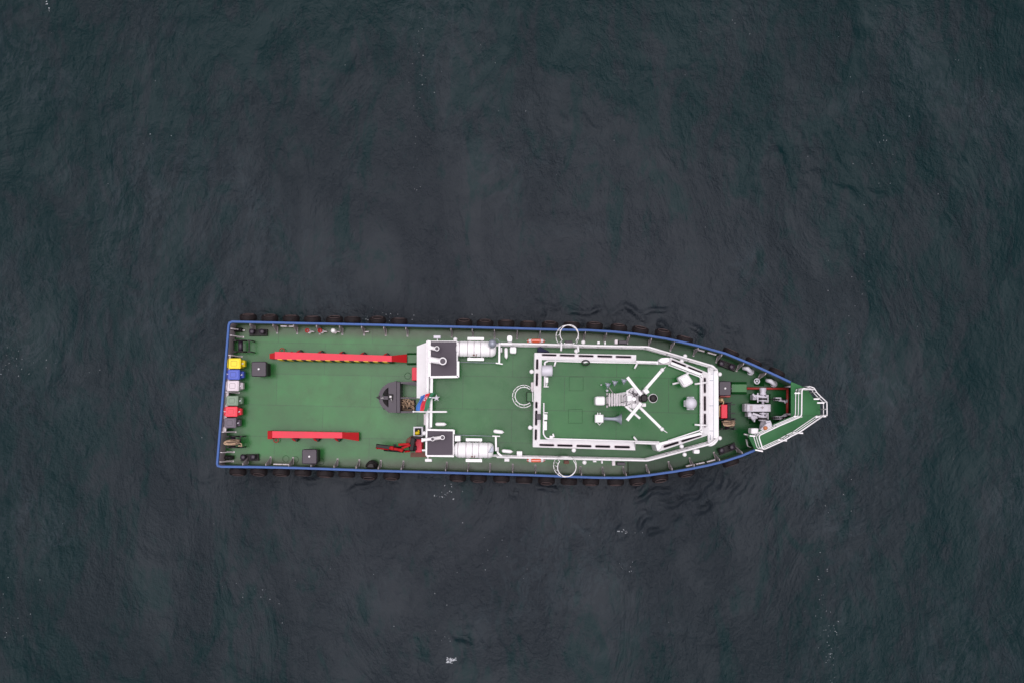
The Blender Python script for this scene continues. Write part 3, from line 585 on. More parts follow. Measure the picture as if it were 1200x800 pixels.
# posts and boxes of the boat deck
def rbox(name, x0, y0, x1, y1, z1, z0, par=ship, mt=WHITE, r=.03, ch=.02): m = MB(); m.pbox(x0, y0, x1, y1, z1, z0, r=r, ch=ch); return obj(name, m, mt, par)
m = MB(); m.bar(P(585.3, 402, 4.95), P(585, 426, 4.95), .10, .08, .01); m.bar(P(581, 425, 4.95), P(589, 426.3, 4.95), .06, .06); m.tube([P(585, 425, 4), P(585, 425, 4.95)], .04)
m.bar(P(583, 402.5, 5), P(600, 402.8, 5), .1, .1, .01); m.tube([P(585, 403, 4), P(585, 403, 5)], .04); obj('rail_gate', m, WHITE, ship)
m = MB(); m.bar(P(581, 510.5, 4.95), P(581.5, 531, 4.95), .10, .08, .01); m.bar(P(577, 510.3, 4.95), P(586, 510.6, 4.95), .06, .06); m.tube([P(581.5, 511, 4), P(581.5, 511, 4.95)], .04)
m.bar(P(581, 528, 4.95), P(588, 534, 4.95), .10, .08, .01); obj('rail_gate', m, WHITE, ship)
rbox('equipment_box', 597.5, 406.2, 605, 413.8, 4.7, BOAT, r=.08); rbox('equipment_box', 594.2, 393, 600.3, 400.7, 4.7, 3.9, r=.12); rbox('equipment_box', 605.5, 528.2, 612, 535.5, 4.7, BOAT); rbox('equipment_box', 591, 535.3, 597, 540.2, 4.6, 3.9)
rbox('equipment_box', 586.5, 407, 588.5, 412.5, 4.7, BOAT); rbox('equipment_box', 580.8, 523.5, 584.5, 530, 4.7, BOAT); rbox('equipment_box', 533, 510, 539.5, 516.5, 4.9, BOAT)
def capsule(name, a, c, z, r, par=ship, mt=WHITE, pointed=True):
    m = MB(); p = P(*a, z); q = P(*c, z); d = q - p; L_ = d.length
    pr = [(0.01, 0), (r * .7, r * .3), (r, r), (r, L_ - r * 1.6), (r * .8, L_ - r * .9), (r * .25, L_ - r * .4), (.01, L_)] if pointed else [(0.01, 0), (r * .7, r * .3), (r, r), (r, L_ - r), (r * .7, L_ - r * .3), (.01, L_)]
    m.lathe(p, pr, d, 14); m.tube([(p + q) / 2, (p + q) / 2 - Vector((0, 0, z - BOAT))], .025, 6)
    return obj(name, m, mt, par)
capsule('antenna', (593, 407), (593.3, 420.5), 5.2, .09); capsule('antenna', (578, 504.5), (591, 506), 5.4, .10); capsule('antenna', (588, 527.5), (601.3, 528.8), 5.4, .095)
capsule('antenna', (510, 496.5), (523.5, 496.5), 5.6, .09); capsule('antenna', (500, 482), (524.5, 482), 5.6, .05)
# grey cones over the rafts (searchlight shades)
m = MB(); q = P(577, 402.5, 5.5); m.lathe(q, [(0.05, -.25), (.2, -.2), (.21, .05), (.15, .18), (.02, .22)], (0.15, .25, 1), 16); m.tube([q, P(584, 402, 5.2)], .03); m.tube([P(579, 398, 5.1), P(583, 397, 5.1), P(586.5, 402, 5.1)], .012, 6); obj('searchlight', m, GREY_M, ship)
m = MB(); p = P(578.5, 520.5, 5.3); m.ppoly([(572, 530), (577.5, 520.5), (578.5, 529)], 5.35, 5.25, ch=.02); obj('raft_cover_flap', m, GREY_M, ship)
m = MB(); m.ppoly([(577, 530), (580.5, 527.5), (583, 531), (577, 532)], 5.0, 4.1); obj('canvas_bag', m, G_DARK, ship)
# ---- caged ladders: hoops round each ladder
def cage(cx, cy, z0, z1, ang, r=0.6, parent=ship, lad=True):
    m = MB(); c = P(cx, cy, z1); K = 4
    def hp(t, z): a = ang + R(-130 + 260 * t); return Vector((c.x + r * math.cos(a), c.y + r * math.sin(a), z))
    def hq(t, z, rr): a = ang + R(-130 + 260 * t); return Vector((c.x + rr * math.cos(a), c.y + rr * math.sin(a), z))
    m.tube([hq(i / 24, z0, r) for i in range(25)], .022, 6); m.tube([hq(i / 24, z1, r - .13) for i in range(25)], .022, 6)
    for t in [0.0, 0.07, 0.14, 0.23, 0.32, 0.42, 0.52, 0.63, .74, 0.85, 1.0]: m.tube([hq(t, z0, r), hq(t, z1, r - .13)], .018, 6)
    o = obj('ladder_cage', m, WHITE, parent)
    if lad:
        l = MB(); a = hp(0, 0); b_ = hp(1, 0); mid = (a + b_) / 2; hw = (b_ - a).normalized() * .24; back = Vector((math.cos(ang), math.sin(ang), 0)) * -0.08
        for sgn in (-1, 1): q = mid + hw * sgn + back; l.tube([(q.x, q.y, z0 - 1.8), (q.x, q.y, z1 + .1)], .025, 6)
        z = z0 - 1.6
        while z < z1: l.tube([Vector((*(mid - hw + back).xy, z)), Vector((*(mid + hw + back).xy, z))], .015, 6); z += .3
        obj('ladder', l, WHITE, o)
    return o
cage(667, 391.5, 4.6, 6.2, R(90)); cage(664.2, 547, 4.6, 6.2, R(-90)); cage(614, 463.5, 6.3, 7.3, R(180), 0.57)
# life buoys: upright rings on the outside of the railings
def lifebuoy(cx, y0, lab):
    c = P(cx, y0, BOAT + 0.72); t = thing('lifebuoy', lab, 'lifebuoy', (c.x, c.y, c.z - .45), 'orange lifebuoys on the railings')
    a = MB(); w_ = MB()
    def arc(mb, a0, a1, r_):
        mb.tube([Vector((c.x + .40 * math.cos(R(a0 + (a1 - a0) * k / 10)), c.y, c.z + .40 * math.sin(R(a0 + (a1 - a0) * k / 10)))) for k in range(11)], r_, 10)
    for k in range(4): arc(a, 55 + 90 * k, 125 + 90 * k, .085); arc(w_, 35 + 90 * k, 55 + 90 * k, .09)
    obj('ring', a, ORANGE, t); obj('band', w_, WHITE, t)
    m = MB(); m.tube([Vector((c.x + .50 * math.cos(R(k * 15)), c.y, c.z + .50 * math.sin(R(k * 15)))) for k in range(24)], .012, 5, closed=True); obj('grab_line', m, WHITE, t)
lifebuoy(628, 399.6, 'orange lifebuoy with white bands hung on the upper railing'); lifebuoy(628, 538.6, 'orange lifebuoy with white bands hung on the lower railing')
m = MB(); m.ppoly([(630, 407), (633.5, 406), (638, 409), (643, 411), (644, 412.8), (630, 412.8)], 4.9, BOAT, r=.05, ch=.04); o = tag(obj('canvas_bundle', m, NAVY), 'navy canvas bundle stuffed against the upper aft corner of the wheelhouse', 'canvas bundle')
# small dark pieces and brackets on the side railings
rbox('nameplate', 662, 399, 671, 402, 3.9, 3.3, mt=CHAR); rbox('nameplate', 723, 541, 733, 544.8, 3.6, 3.1, mt=CHAR); rbox('nameplate', 725, 399, 735, 403, 3.6, 3.1, mt=CHAR); rbox('nameplate', 661, 539, 667, 543, 3.9, 3.3, mt=BROWN)
rbox('rail_bracket', 720.5, 398, 724, 403, 4.5, 4.1, mt=WHITE2); rbox('rail_bracket', 717.5, 539, 721, 545, 4.5, 4.1, mt=WHITE2); rbox('rail_bracket', 708.5, 400, 710, 404, 4.8, 4.4); rbox('rail_bracket', 704.8, 539, 706.5, 542.5, 4.8, 4.4)
rbox('rail_bracket', 813, 526, 820, 531, 4.6, 4.2, r=.08); rbox('rail_bracket', 700, 400, 703, 403, 4.8, 4.5); rbox('rail_bracket', 695, 539, 699, 541, 4.8, 4.5)
# ---- roof equipment
m = MB(); a = P(634.5, 434, 7.0); m.lathe(a, [(0.02, 0), (.24, .01), (.27, .06), (.28, .3), (.28, .5), (.25, .55), (.2, .56), (.02, .57)], P(646, 434, 7.0) - a, 22); m.tube([P(640, 434, 7), P(640, 434, ROOF)], .06); m.bar(P(640, 427.5, 6.75), P(640, 441, 6.75), .08, .05); obj('searchlight', m, GREY_L, wh)
m = MB(); m.pbox(628.3, 484.6, 634.3, 491.2, 7.1, 6.7, r=.06, ch=.03); m.tube([P(631.5, 488, 6.7), P(631.5, 488, ROOF - .7)], .05); obj('searchlight', m, CHAR, wh)
rbox('equipment_box', 637, 484.8, 641.5, 491.3, 6.9, ROOF, wh); rbox('equipment_box', 636.5, 493, 641, 503.5, 6.9, ROOF, wh); rbox('equipment_box', 638.5, 441.5, 642.5, 448, 6.9, ROOF, wh); rbox('equipment_box', 644, 510, 648, 514, 6.8, ROOF, wh)
rbox('equipment_box', 697.8, 464, 709.2, 474.3, 7.3, ROOF, wh, r=.1, ch=.05)
stub((637, 452.7), (643, 452.7), 6.9, 6.9, .03); stub((641, 448), (640.5, 453), 6.9, 6.9, .025); stub((637, 483), (642, 483), 6.9, 6.9, .03)
m = MB(); q = P(686.3, 424.6, 6.9); m.tube([q + Vector((.19 * math.cos(k * .5236), .12 * math.sin(k * .5236), 0)) for k in range(12)], .035, 8, closed=True); obj('mooring_ring', m, BLACK, wh)
m = MB(); m.tube([P(684, 424.5, 6.95), P(688, 423.8, 6.95)], .035); obj('bracket_arm', m, WHITE, wh)
# big boxy white antenna unit, turned
m = MB(); m.ppoly([(794, 442), (805.5, 436.5), (813.5, 448), (802, 454)], 7.5, 7.0, r=.12, ch=.07); m.ppoly([(797, 443), (804.5, 440), (809, 447), (802, 451)], 7.56, 7.5, r=.08, ch=.03); m.tube([P(803, 446, 7), P(803, 446, ROOF)], .1); m.tube([P(804, 438.5, 7.1), P(807, 436.5, 7.1)], .06); obj('antenna_housing', m, WHITE, wh)
# satellite dome with two side brackets
m = MB(); q = P(809.5, 472, 7.1); m.ball(q, .31, 1.0, 22); m.tube([q, Vector((q.x, q.y, ROOF))], .14, 12)
for y in (465.8, 478.2): m.pbox(805.5, y - 1.5, 813.5, y + 1.5, 7.05, 6.8, r=.03, ch=.02)
m.pbox(801.8, 468.5, 805, 476, 7.0, 6.8, r=.03, ch=.02); obj('satellite_dome', m, GREY_L, wh)
# horn: square motor box and a flared trumpet
m = MB(); m.pbox(697.5, 485.3, 707.3, 494.6, 7.05, 6.65, r=.03, ch=.03); m.tube([P(702.5, 490, 6.65), P(702.5, 490, ROOF)], .1)
for x in (700.5, 703.3): m.tube([P(x, 485.5, 6.95), P(x, 483, 6.95)], .03, 6)
m.tube([P(700, 494.6, 6.95), P(702.5, 497.4, 6.95), P(705, 494.6, 6.95)], .02, 6); h1 = obj('horn', m, WHITE, wh)
m = MB(); a = P(707.3, 489.8, 6.9); d = P(728, 490.5, 6.9) - a; L_ = d.length; m.lathe(a, [(.085, 0), (.08, L_ * .3), (.085, L_ * .5), (.11, L_ * .68), (.16, L_ * .82), (.22, L_ * .92), (.31, L_), (.28, L_ * .98), (.19, L_ * .88), (.05, L_ * .6)], d, 24); obj('trumpet', m, GREY_M, h1)
# three little anemometer-like units and their arm
m = MB(); m.tube([P(719, 461, 7.3), P(712, 451, 7.3)], .02, 6, ); obj('antenna_arm', m, GREYPINK, wh)
for x, y in ((712.3, 450.5), (720.5, 448), (731.3, 446)):
    m = MB(); q = P(x, y, 7.4); m.tube([q, Vector((q.x, q.y, ROOF))], .02, 6); m.ball(q, .11, .7, 10)
    for k in range(3): a = k * 2.09 + .4; m.tube([q, q + Vector((.17 * math.cos(a), .17 * math.sin(a), .02))], .03, 6)
    obj('anemometer', m, GREY_M, wh)
m = MB(); m.ball(P(704.5, 450.5, 6.6), .04); m.ball(P(711.5, 457.2, 6.7), .07); obj('roof_fitting', m, GREY_L, wh)
# ---- mast
ZM = 9.3
m = MB()
a0, a1 = P(711, 463.5, ROOF), P(741, 459, ZM); c0, c1_ = P(711, 473.5, ROOF), P(741, 473, ZM)
m.tube([a0, a1], .06, 10); m.tube([c0, c1_], .06, 10)
for k in range(1, 13): t = k / 13; m.bar(a0.lerp(a1, t), c0.lerp(c1_, t), .07, .04)
m.ppoly([(734, 457), (741, 453.5), (752, 457), (752, 476), (744, 480), (734, 475)], ZM + .04, ZM - .04, ch=.01)
for x, y in ((738, 458), (749, 459), (749, 475), (738, 475)): m.tube([P(x, y, ZM + .0), Vector((P(746, 467, ZM).x + (x - 744) * .02, P(746, 467, ZM).y - (y - 466) * .02, ROOF))], .05, 8)
m.tube([P(743, 467, ZM - 1.5) , P(743, 467, ZM + .9)], .09, 12)
mast = obj('mast', m, WHITE, ship)
m = MB(); m.tube([P(711.5, 460, ROOF + .05), P(711.5, 477, ROOF + .05)], .05, 8); 
for k in range(7): m.pbox(713.5 + k * 3, 460.2 + .1 * k, 715 + k * 3, 475.5 - .1 * k, 7.0 + .28 * k, 6.95 + .28 * k)
obj('mast_ladder', m, WHITE2, mast)
def arm(a, c, w_, z=ZM + .5, name='yardarm', mt=WHITE, z2=None): m = MB(); m.bar(P(*a, z), P(*c, z if z2 is None else z2), w_, .10, .02); return obj(name, m, mt, mast)
arm((735, 441.5), (753, 464), .15, ZM + .75, 'radar_scanner'); arm((734.8, 492), (751.5, 471.5), .16, ZM + .75, 'radar_scanner')
arm((749, 464), (776, 433), .15, ZM + .3); arm((747, 474), (776, 502.5), .13, ZM + .3); arm((731, 473.5), (750, 489.8), .11, ZM + .1)
for a, c in (((776, 433), (780, 429.5)), ((776, 502.5), (782, 506.5)), ((774, 436), (779, 430.5))): m = MB(); m.tube([P(*a, ZM + .35), P(*c, ZM + .35)], .022, 6); obj('antenna_tip', m, WHITE, mast)
for f_ in (lambda m: m.ball(P(776, 433, ZM + .35), .1), lambda m: m.ball(P(775.8, 502.3, ZM + .35), .1), lambda m: m.ppoly([(753, 457), (758, 454), (761.5, 459), (757, 462)], ZM + .6, ZM + .2, r=.03, ch=.02),
           lambda m: m.pbox(735, 463, 741, 469.5, ZM + .5, ZM + .05, ch=.02), lambda m: m.pbox(741, 472, 747, 478, ZM + .35, ZM + .05, ch=.02), lambda m: m.pbox(743, 455, 749, 460, ZM + .4, ZM + .05, r=.03, ch=.02), lambda m: m.pbox(752, 472, 757, 476, ZM + .3, ZM, r=.03)):
    m = MB(); f_(m); obj('mast_equipment', m, WHITE, mast)
m = MB(); random.seed(4)
for k in range(14):
    x = random.uniform(733, 751); y = random.uniform(456, 478); a = P(x, y, ZM + random.uniform(.1, .5)); th = random.random() * 6.28; l = random.uniform(.12, .4); m.tube([a, a + Vector((l * math.cos(th), l * math.sin(th), random.uniform(-.05, .05)))], .015, 5)
obj('mast_cabling', m, CHAR, mast)
m = MB(); q = P(765.3, 466.2, ZM + .3); m.lathe(q, [(.2, -.3), (.22, 0), (.2, .03), (.17, .03)], n=24); m.bar(P(752, 465, ZM + .05), P(766, 466, ZM + .05), .1, .08); ms = obj('mast_light_bracket', m, WHITE, mast)
m = MB(); m.lathe(q, [(.185, .0), (.185, .1), (.12, .14), (.01, .15)], n=20); obj('mast_light', m, BLACK, ms); m = MB(); m.pbox(751, 461.4, 759.2, 470.5, ZM + .95, ZM + .1, r=.14, ch=.05); obj('mast_light', m, BLACK, ms)

# ------------------------------------------------------------------ AFT DECK
# red beams with sloping ends
def red_beam(xs_, y_top, y_bot, z, wedge, sign):
    x0, x1, xa, xb = xs_
    pass
m = MB(); Z = DECK + .7
m.ppoly([(322, 411.7), (322, 420.3), (459, 423.3), (459, 416.5)], Z, DECK + .02); beam1 = obj('deck_beam', m, RED, ship)
m = MB(); m.loft([[P(459, 416.5, DECK), P(476.5, 414.6, DECK), P(476.5, 424.6, DECK), P(459, 423.3, DECK)], [P(459, 416.5, Z), P(476.8, 414.8, Z - .28), P(476.8, 424.6, Z - .28), P(459, 423.3, Z)]]); obj('beam_end', m, RED_D, beam1); m = MB(); m.ppoly([(316, 414.2), (316, 420), (322, 420.3), (322, 413)], DECK + .45, DECK + .02); obj('beam_end', m, RED_D, beam1)
m = MB(); m.ppoly([(319, 504.5), (319, 512.5), (401, 513), (401, 506)], Z, DECK + .02); beam2 = obj('deck_beam', m, RED, ship)
m = MB(); m.loft([[P(401, 506, DECK), P(420, 506.2, DECK), P(420, 516, DECK), P(401, 512.8, DECK)], [P(401, 506, Z), P(420.6, 506.2, Z - .28), P(420.6, 516.2, Z - .28), P(401, 513, Z)]]); obj('beam_end', m, RED_D, beam2); m = MB(); m.ppoly([(313.5, 504.3), (313.5, 514), (319, 513.8), (319, 504.5)], Z - .05, DECK + .02, ch=.01); obj('beam_end', m, RED_D, beam2)
# hazard stripes on the side of the upper beam that faces the deck
hz = MB(); bl = MB()
for k in range(24):
    x = 325 + k * 5.6; y = 420.3 + (x - 322) * 3.0 / 137
    mb_ = hz if k % 2 == 0 else bl
    a = P(x, y, Z); c = P(x + 5.6, y + .12, Z); off = Vector((0, -.03, 0)); dn = Vector((.10, -.06, -.33))
    mb_.add([a + off, c + off, c + off + dn, a + off + dn, a, c, c + dn * .9, a + dn * .9], [(0, 1, 2, 3), (0, 4, 5, 1), (2, 6, 7, 3), (1, 5, 6, 2), (0, 3, 7, 4)])
obj('hazard_stripe', hz, YELST, beam1); obj('hazard_stripe', bl, BLACK, beam1)
def bracket(px, py, up, beam):
    s_ = -1 if up else 1; m = MB(); m.ppoly([(px - 4, py), (px + 2.5, py), (px + 1.5, py + s_ * 3.6), (px - 1.5, py + s_ * 2.4)], DECK + .35, DECK + .02, ch=.02); obj('beam_bracket', m, RED_D, beam)
    m = MB(); m.ppoly([(px - 1, py + s_ * .2), (px + 5, py + s_ * .2), (px + 2.2, py + s_ * 3.8)], DECK + .37, DECK + .02, ch=.02); obj('bracket_pad', m, BLACK, beam)
for x in (350, 375, 400, 425, 452): bracket(x, 412.4 + (x - 322) * .035, True, beam1)
for x in (345, 370, 395): bracket(x, 513.2, False, beam2)
for bm_, x, y, s_ in ((beam1, 330.5, 410.5, -1), (beam2, 323.5, 515, 1)):
    m = MB(); q = P(x, y, DECK + .25); m.tube([q + Vector((.13 * math.cos(R(30 * k)), .13 * math.sin(R(30 * k)) * 1.0, .0)) for k in range(12)], .025, 6, closed=True); obj('lashing_ring', m, RED_D, bm_)
m = MB(); m.tube([P(344, 412.8, DECK + .3), P(341, 412, DECK + .5)], .03, 6); obj('lashing_hook', m, RED_D, beam1)
# green skid at beam end, green hatch forward
def green_hatch(x0, y0, x1, y1, z, band, nm='hatch'):
    m = MB(); m.pbox(x0, y0 + band, x1, y1 - band, z + .25, z); o = obj(nm, m, G_AFT, ship)
    m = MB(); m.pbox(x0, y0, x1, y0 + band, z + .2, z); obj('hatch_edge', m, G_DARK, o); m = MB(); m.pbox(x0, y1 - band, x1, y1, z + .2, z); obj('hatch_edge', m, G_DARK, o)  # edge strips coloured darker to paint in the blocked sky reflection
green_hatch(477, 413.3, 488.5, 427, DECK, 2.2); green_hatch(857.5, 447, 875, 461.5, FORE, 2.8)
# charcoal half-round towing guard with open frame
TZ = DECK + 1.15
def ell(a0, a1, n_, rx=21, ry=18.3, cx=464.5, cy=465): return [(cx + rx * math.cos(R(a0 + (a1 - a0) * k / n_)), cy - ry * math.sin(R(a0 + (a1 - a0) * k / n_))) for k in range(n_ + 1)]
m = MB()
outer = ell(90, 270, 28); inner = ell(90, 270, 28, 16.5, 14.2)
# outer rim
for k in range(28): m.ppoly([outer[k], outer[k + 1], inner[k + 1], inner[k]], TZ, TZ - .12)
m.pbox(443.5, 463.6, 464.5, 467.6, TZ + .01, TZ - .11); m.pbox(455.2, 448, 464.5, 483, TZ + .005, TZ - .115, ch=0); m.ppoly([(464.6, 446.7), (469, 446.9), (469, 483.5), (464.6, 483.3)], TZ + .01, DECK, ch=.02)
m.ppoly([(455, 448), (455, 450.5), (449.5, 457), (448.5, 454)], TZ - .005, TZ - .1); m.ppoly([(455, 482.5), (455, 480), (449.5, 474), (448.5, 477)], TZ - .005, TZ - .1)
for k in (0, 7, 14, 21): q = P(*outer[k + 1], TZ); m.tube([q - Vector((-.06, 0, .05)), Vector((q.x + .06, q.y, DECK))], .05, 8)
m.pbox(469, 446.9, 488.5, 449, TZ - .1, TZ - .2); m.pbox(469, 481.2, 487, 483.5, TZ - .1, TZ - .2); m.pbox(469, 465, 488, 466.6, TZ - .1, TZ - .2)
m.ppoly([(469.1, 447.2), (488, 449.5), (488, 451.5), (469.1, 449)], TZ - .21, DECK)
tow = obj('towing_guard', m, CHAR, ship)
m = MB(); m.pbox(449, 452, 455, 479, DECK + .3, DECK + .01, ch=.03); obj('guard_well', m, BLACK, tow)
m = MB(); m.pbox(454.6, 461.3, 460.5, 467.5, TZ + .1, TZ + .01, ch=.02); m.ppoly([(440.5, 465.2), (445, 462.8), (445, 468)], TZ + .05, TZ - .3); obj('towing_pin', m, BLACK, tow)
m = MB(); m.pbox(456.4, 463.2, 458.8, 465.3, TZ + .12, TZ + .102); m.tube([P(458, 466, TZ + .15), P(459.5, 470, TZ + .1)], .03, 6); m.tube([P(446, 466, TZ + .06), P(450, 465.6, TZ + .06)], .04, 6); obj('pin_plate', m, GALV, tow)
def coil(name, lab, cat, x0, y0, x1, y1, z, n_, mt, r=.03, seed=1, horiz=True, jig=.5, grp=None):
    random.seed(seed); m = MB(); cx = (x0 + x1) / 2; cy = (y0 + y1) / 2
    for k in range(n_):
        ox = random.gauss(0, jig); oy = (random.random() - .5) * (y1 - y0) * .55; rx = (x1 - x0) / 2 * random.uniform(.75, 1); ry = (y1 - y0) * random.uniform(.12, .22)
        ph = [random.random() * 6.28 for _ in range(3)]
        pts = []
        for j in range(20):
            a = j * 6.283 / 20; pts.append(P(cx + ox + rx * math.cos(a) * (1 + .06 * math.sin(3 * a + ph[0])), cy + oy + ry * math.sin(a) + .5 * math.sin(2 * a + ph[1]), z + .12 * k / n_ + .05 * math.sin(a + ph[2]) + .1))
        m.cur = k % 2; m.tube(pts, r, 6, closed=True)
    return tag(obj(name, m, [mt, ROPE_D]), lab, cat, grp)
m = MB(); m.pbox(469.5, 467.5, 487, 481, DECK + .08, DECK + .01); obj('net_tray', m, BLACK, tow)
o = coil('rope_pile', 'dark brown rope pile heaped behind the half-round charcoal towing guard', 'rope', 470.5, 468.5, 485.5, 481, DECK + .15, 9, ROPE_D, .028, 5, jig=1)
m = MB(); random.seed(11)
for k in range(26):
    a = P(random.uniform(471, 485), random.uniform(468.5, 480.5), DECK + .42); th = random.gauss(1.4, .5); m.tube([a, a + Vector((.12 * math.cos(th), .14 * math.sin(th), .03)), a + Vector((.25 * math.cos(th + .5), .25 * math.sin(th + .5), 0))], .02, 5)
obj('strand', m, ROPE, o)
# red lockers by the bulkhead
rbox('red_locker', 482.7, 430, 489.8, 445.3, DECK + 1.0, DECK, mt=RED, r=0.02); rbox('red_locker', 486.8, 514, 494.3, 529.5, DECK + 1.0, DECK, mt=RED, r=0.02)
m = MB(); m.pbox(490, 431, 497, 433, 3.2, 1.6); m.pbox(494.5, 514.5, 499, 516, 3.3, 3.2); m.pbox(494.5, 526, 499, 528, 3.3, 3.2); obj('locker_bracket', m, WHITE, ship)
m = MB(); q = P(491, 426.5, 3.4); m.tube([q, q + Vector((.25, -.05, .02))], .04, 6); obj('tap_handle', m, RED_D, ship)
# white framed control box and round lamp near the crane
m = MB()
for q in ((484.5, 499.5, 495.5, 501), (484.5, 509.5, 495.5, 511), (484.5, 501, 486, 509.5), (494, 501, 495.5, 509.5)): m.pbox(*q, DECK + 1.2, DECK)
cb = obj('control_stand', m, GREY_L, ship); m = MB(); m.pbox(486.1, 501.1, 493.9, 509.4, DECK + .9, DECK); obj('control_panel', m, BLACK, cb)
m = MB(); m.tube([P(486.6, 507, DECK + 1.05), P(491.5, 506.6, DECK + 1.05)], .09, 10); m.tube([P(490, 503.5, DECK + 1.05), P(491.5, 505, DECK + 1.05)], .04, 6); obj('control_lever', m, YEL, cb)
m = MB(); m.lathe(P(497.2, 507, 4.9), [(.02, -.15), (.1, -.12), (.115, 0), (.1, .06), (.01, .1)]); m.tube([P(497.2, 507, 4.8), P(499.5, 507, 4.4)], .04); obj('deck_lamp', m, WHITE, ship)
# ---- folded knuckle-boom crane
cz = DECK
m = MB(); m.pbox(481, 529.6, 506, 535, cz + .06, cz + .005); m.lathe((*X(484.5, 516, cz), cz), [(.3, 0), (.3, .1), (.2, .15), (.2, 1.2), (.26, 1.25), (.26, 1.4), (.02, 1.42)], n=16)
crane = obj('deck_crane', m, BROWN, ship)
m = MB(); m.bar(P(482, 527, cz + 1.5), P(484.5, 512, cz + 1.6), .24, .2, .03); m.bar(P(484, 512, cz + 1.6), P(497, 512.6, cz + 1.5), .16, .16, .02); m.tube([P(480, 524, cz + 1.2), P(487, 514.5, cz + 1.4)], .08); m.bar(P(441, 522.2, cz + 1.5), P(457, 525, cz + 1.5), .24, .2, .02); m.tube([P(441, 520.4, cz + 1.55), P(470, 524, cz + 1.55)], .05)
m.tube([P(450, 526.6, cz + 1.3), P(473, 528.6, cz + 1.3)], .06); m.tube([P(470, 523, cz + 1.6), P(484, 519, cz + 1.5)], .05); m.tube([P(473, 527.4, cz + 1.5), P(487, 527.4, cz + 1.4)], .04); m.pbox(461, 520, 464, 527, cz + 1.3, cz + 1.1)
m.pbox(481, 522, 488, 527, cz + 1.2, cz + .8, ch=.03); obj('crane_cylinder', m, BLACK, crane)
m = MB(); m.bar(P(456, 524.4, cz + 1.62), P(472, 526.8, cz + 1.62), .14, .12, .02); m.bar(P(467, 520.5, cz + 1.65), P(480, 519.6, cz + 1.65), .13, .1, .02); m.bar(P(471, 524.5, cz + 1.68), P(481, 520.8, cz + 1.68), .12, .1, .02); m.ppoly([(457, 522), (461, 522.5), (461, 527), (457, 526.5)], cz + 1.75, cz + 1.6, ch=.02); m.ppoly([(468, 524.5), (473, 526), (471, 529.5), (466, 527.5)], cz + 1.77, cz + 1.5, ch=.02)
m.tube([P(441, 524.3, cz + 1.64), P(455, 526.2, cz + 1.64)], .03, 6); m.tube([P(474, 528.6, cz + 1.5), P(480.5, 528, cz + 1.5)], .05, 6); m.ppoly([(440, 523.5), (444, 524.4), (442, 526)], cz + 1.5, cz + 1.3); obj('crane_boom', m, RED_D, crane)
# ---- national flag on a horizontal staff
st_ = MB(); st_.tube([P(484.5, 481.8, 5.2), P(503, 482, 5.2)], .035, 8); st_.ball(P(484.5, 481.8, 5.2), .055); obj('flag_staff', st_, WHITE, ship)
fl = thing('flag', 'blue red and green striped flag with white crescent and star, folded over aft rail', 'flag', (*X(496, 473, 4.4), 4.4))
ftl, ftr, fbl, fbr = (492.5, 464), (509, 459.5), (487, 480.6), (500, 481)
fn, fmn = 36, 20
def fpt(u, v):
    a = (ftl[0] + (ftr[0] - ftl[0]) * u, ftl[1] + (ftr[1] - ftl[1]) * u - 1.2 * math.sin(u * 3.1)); c = (fbl[0] + (fbr[0] - fbl[0]) * u, fbl[1] + (fbr[1] - fbl[1]) * u)
    z = 5.25 - .35 * (1 - v) * 0.5 + .07 * math.sin(u * 13 + v * 3) * (1 - v * .6) + .03 * math.sin(v * 9 + u * 5)
    return P(a[0] * (1 - v) + c[0] * v + .7 * math.sin(v * 7 + u * 2), a[1] * (1 - v) + c[1] * v, z)
def cloth(u0, u1):
    m = MB(); k0 = int(round(u0 * fn)); k1 = int(round(u1 * fn)); vs = [fpt(i / fn, j / fmn) for i in range(k0, k1 + 1) for j in range(fmn + 1)]; vs += [q - Vector((0, 0, .008)) for q in vs]
    w2 = fmn + 1; half_ = len(vs) // 2; fs = []
    for i in range(k1 - k0):
        for j in range(fmn): q = i * w2 + j; fs += [(q, q + 1, q + w2 + 1, q + w2), (q + half_, q + w2 + half_, q + w2 + 1 + half_, q + 1 + half_)]
    return m.add(vs, fs, True)
FB = mat('flag_blue', (0.05, 0.17, 0.50), .8, .1); FR = mat('flag_red', (0.62, .03, .05), .8, .1); FG = mat('flag_green', (0.04, .20, .10), .8, .1)
obj('blue_stripe', cloth(0, 1 / 3), FB, fl); obj('red_stripe', cloth(1 / 3, 2 / 3), FR, fl); obj('green_stripe', cloth(2 / 3, 1), FG, fl)
em = MB(); cc = (.5, .30)
for k in range(16):
    a0_, a1_ = R(50 + 260 * k / 16), R(50 + 260 * (k + 1) / 16)
    def cp(a, r, ox): return fpt(cc[0] + (ox + r * math.cos(a)) * .75, cc[1] + r * math.sin(a) * .75) + Vector((0, 0, .012))
    q = [cp(a0_, .17, 0), cp(a1_, .17, 0), cp(a1_, .125, .04), cp(a0_, .125, .04)]; em.add(q + [p - Vector((0, 0, .006)) for p in q], [(0, 1, 2, 3), (7, 6, 5, 4), (0, 4, 5, 1), (2, 6, 7, 3)])
star = []
for k in range(16): a = k * math.pi / 8; r = .075 if k % 2 == 0 else .035; star.append(fpt(cc[0] + .10 + r * math.cos(a) * .75, cc[1] + r * math.sin(a) * .75) + Vector((0, 0, .014)))
em.add(star, [tuple(range(16))]); obj('crescent_and_star', em, WHITE, fl)
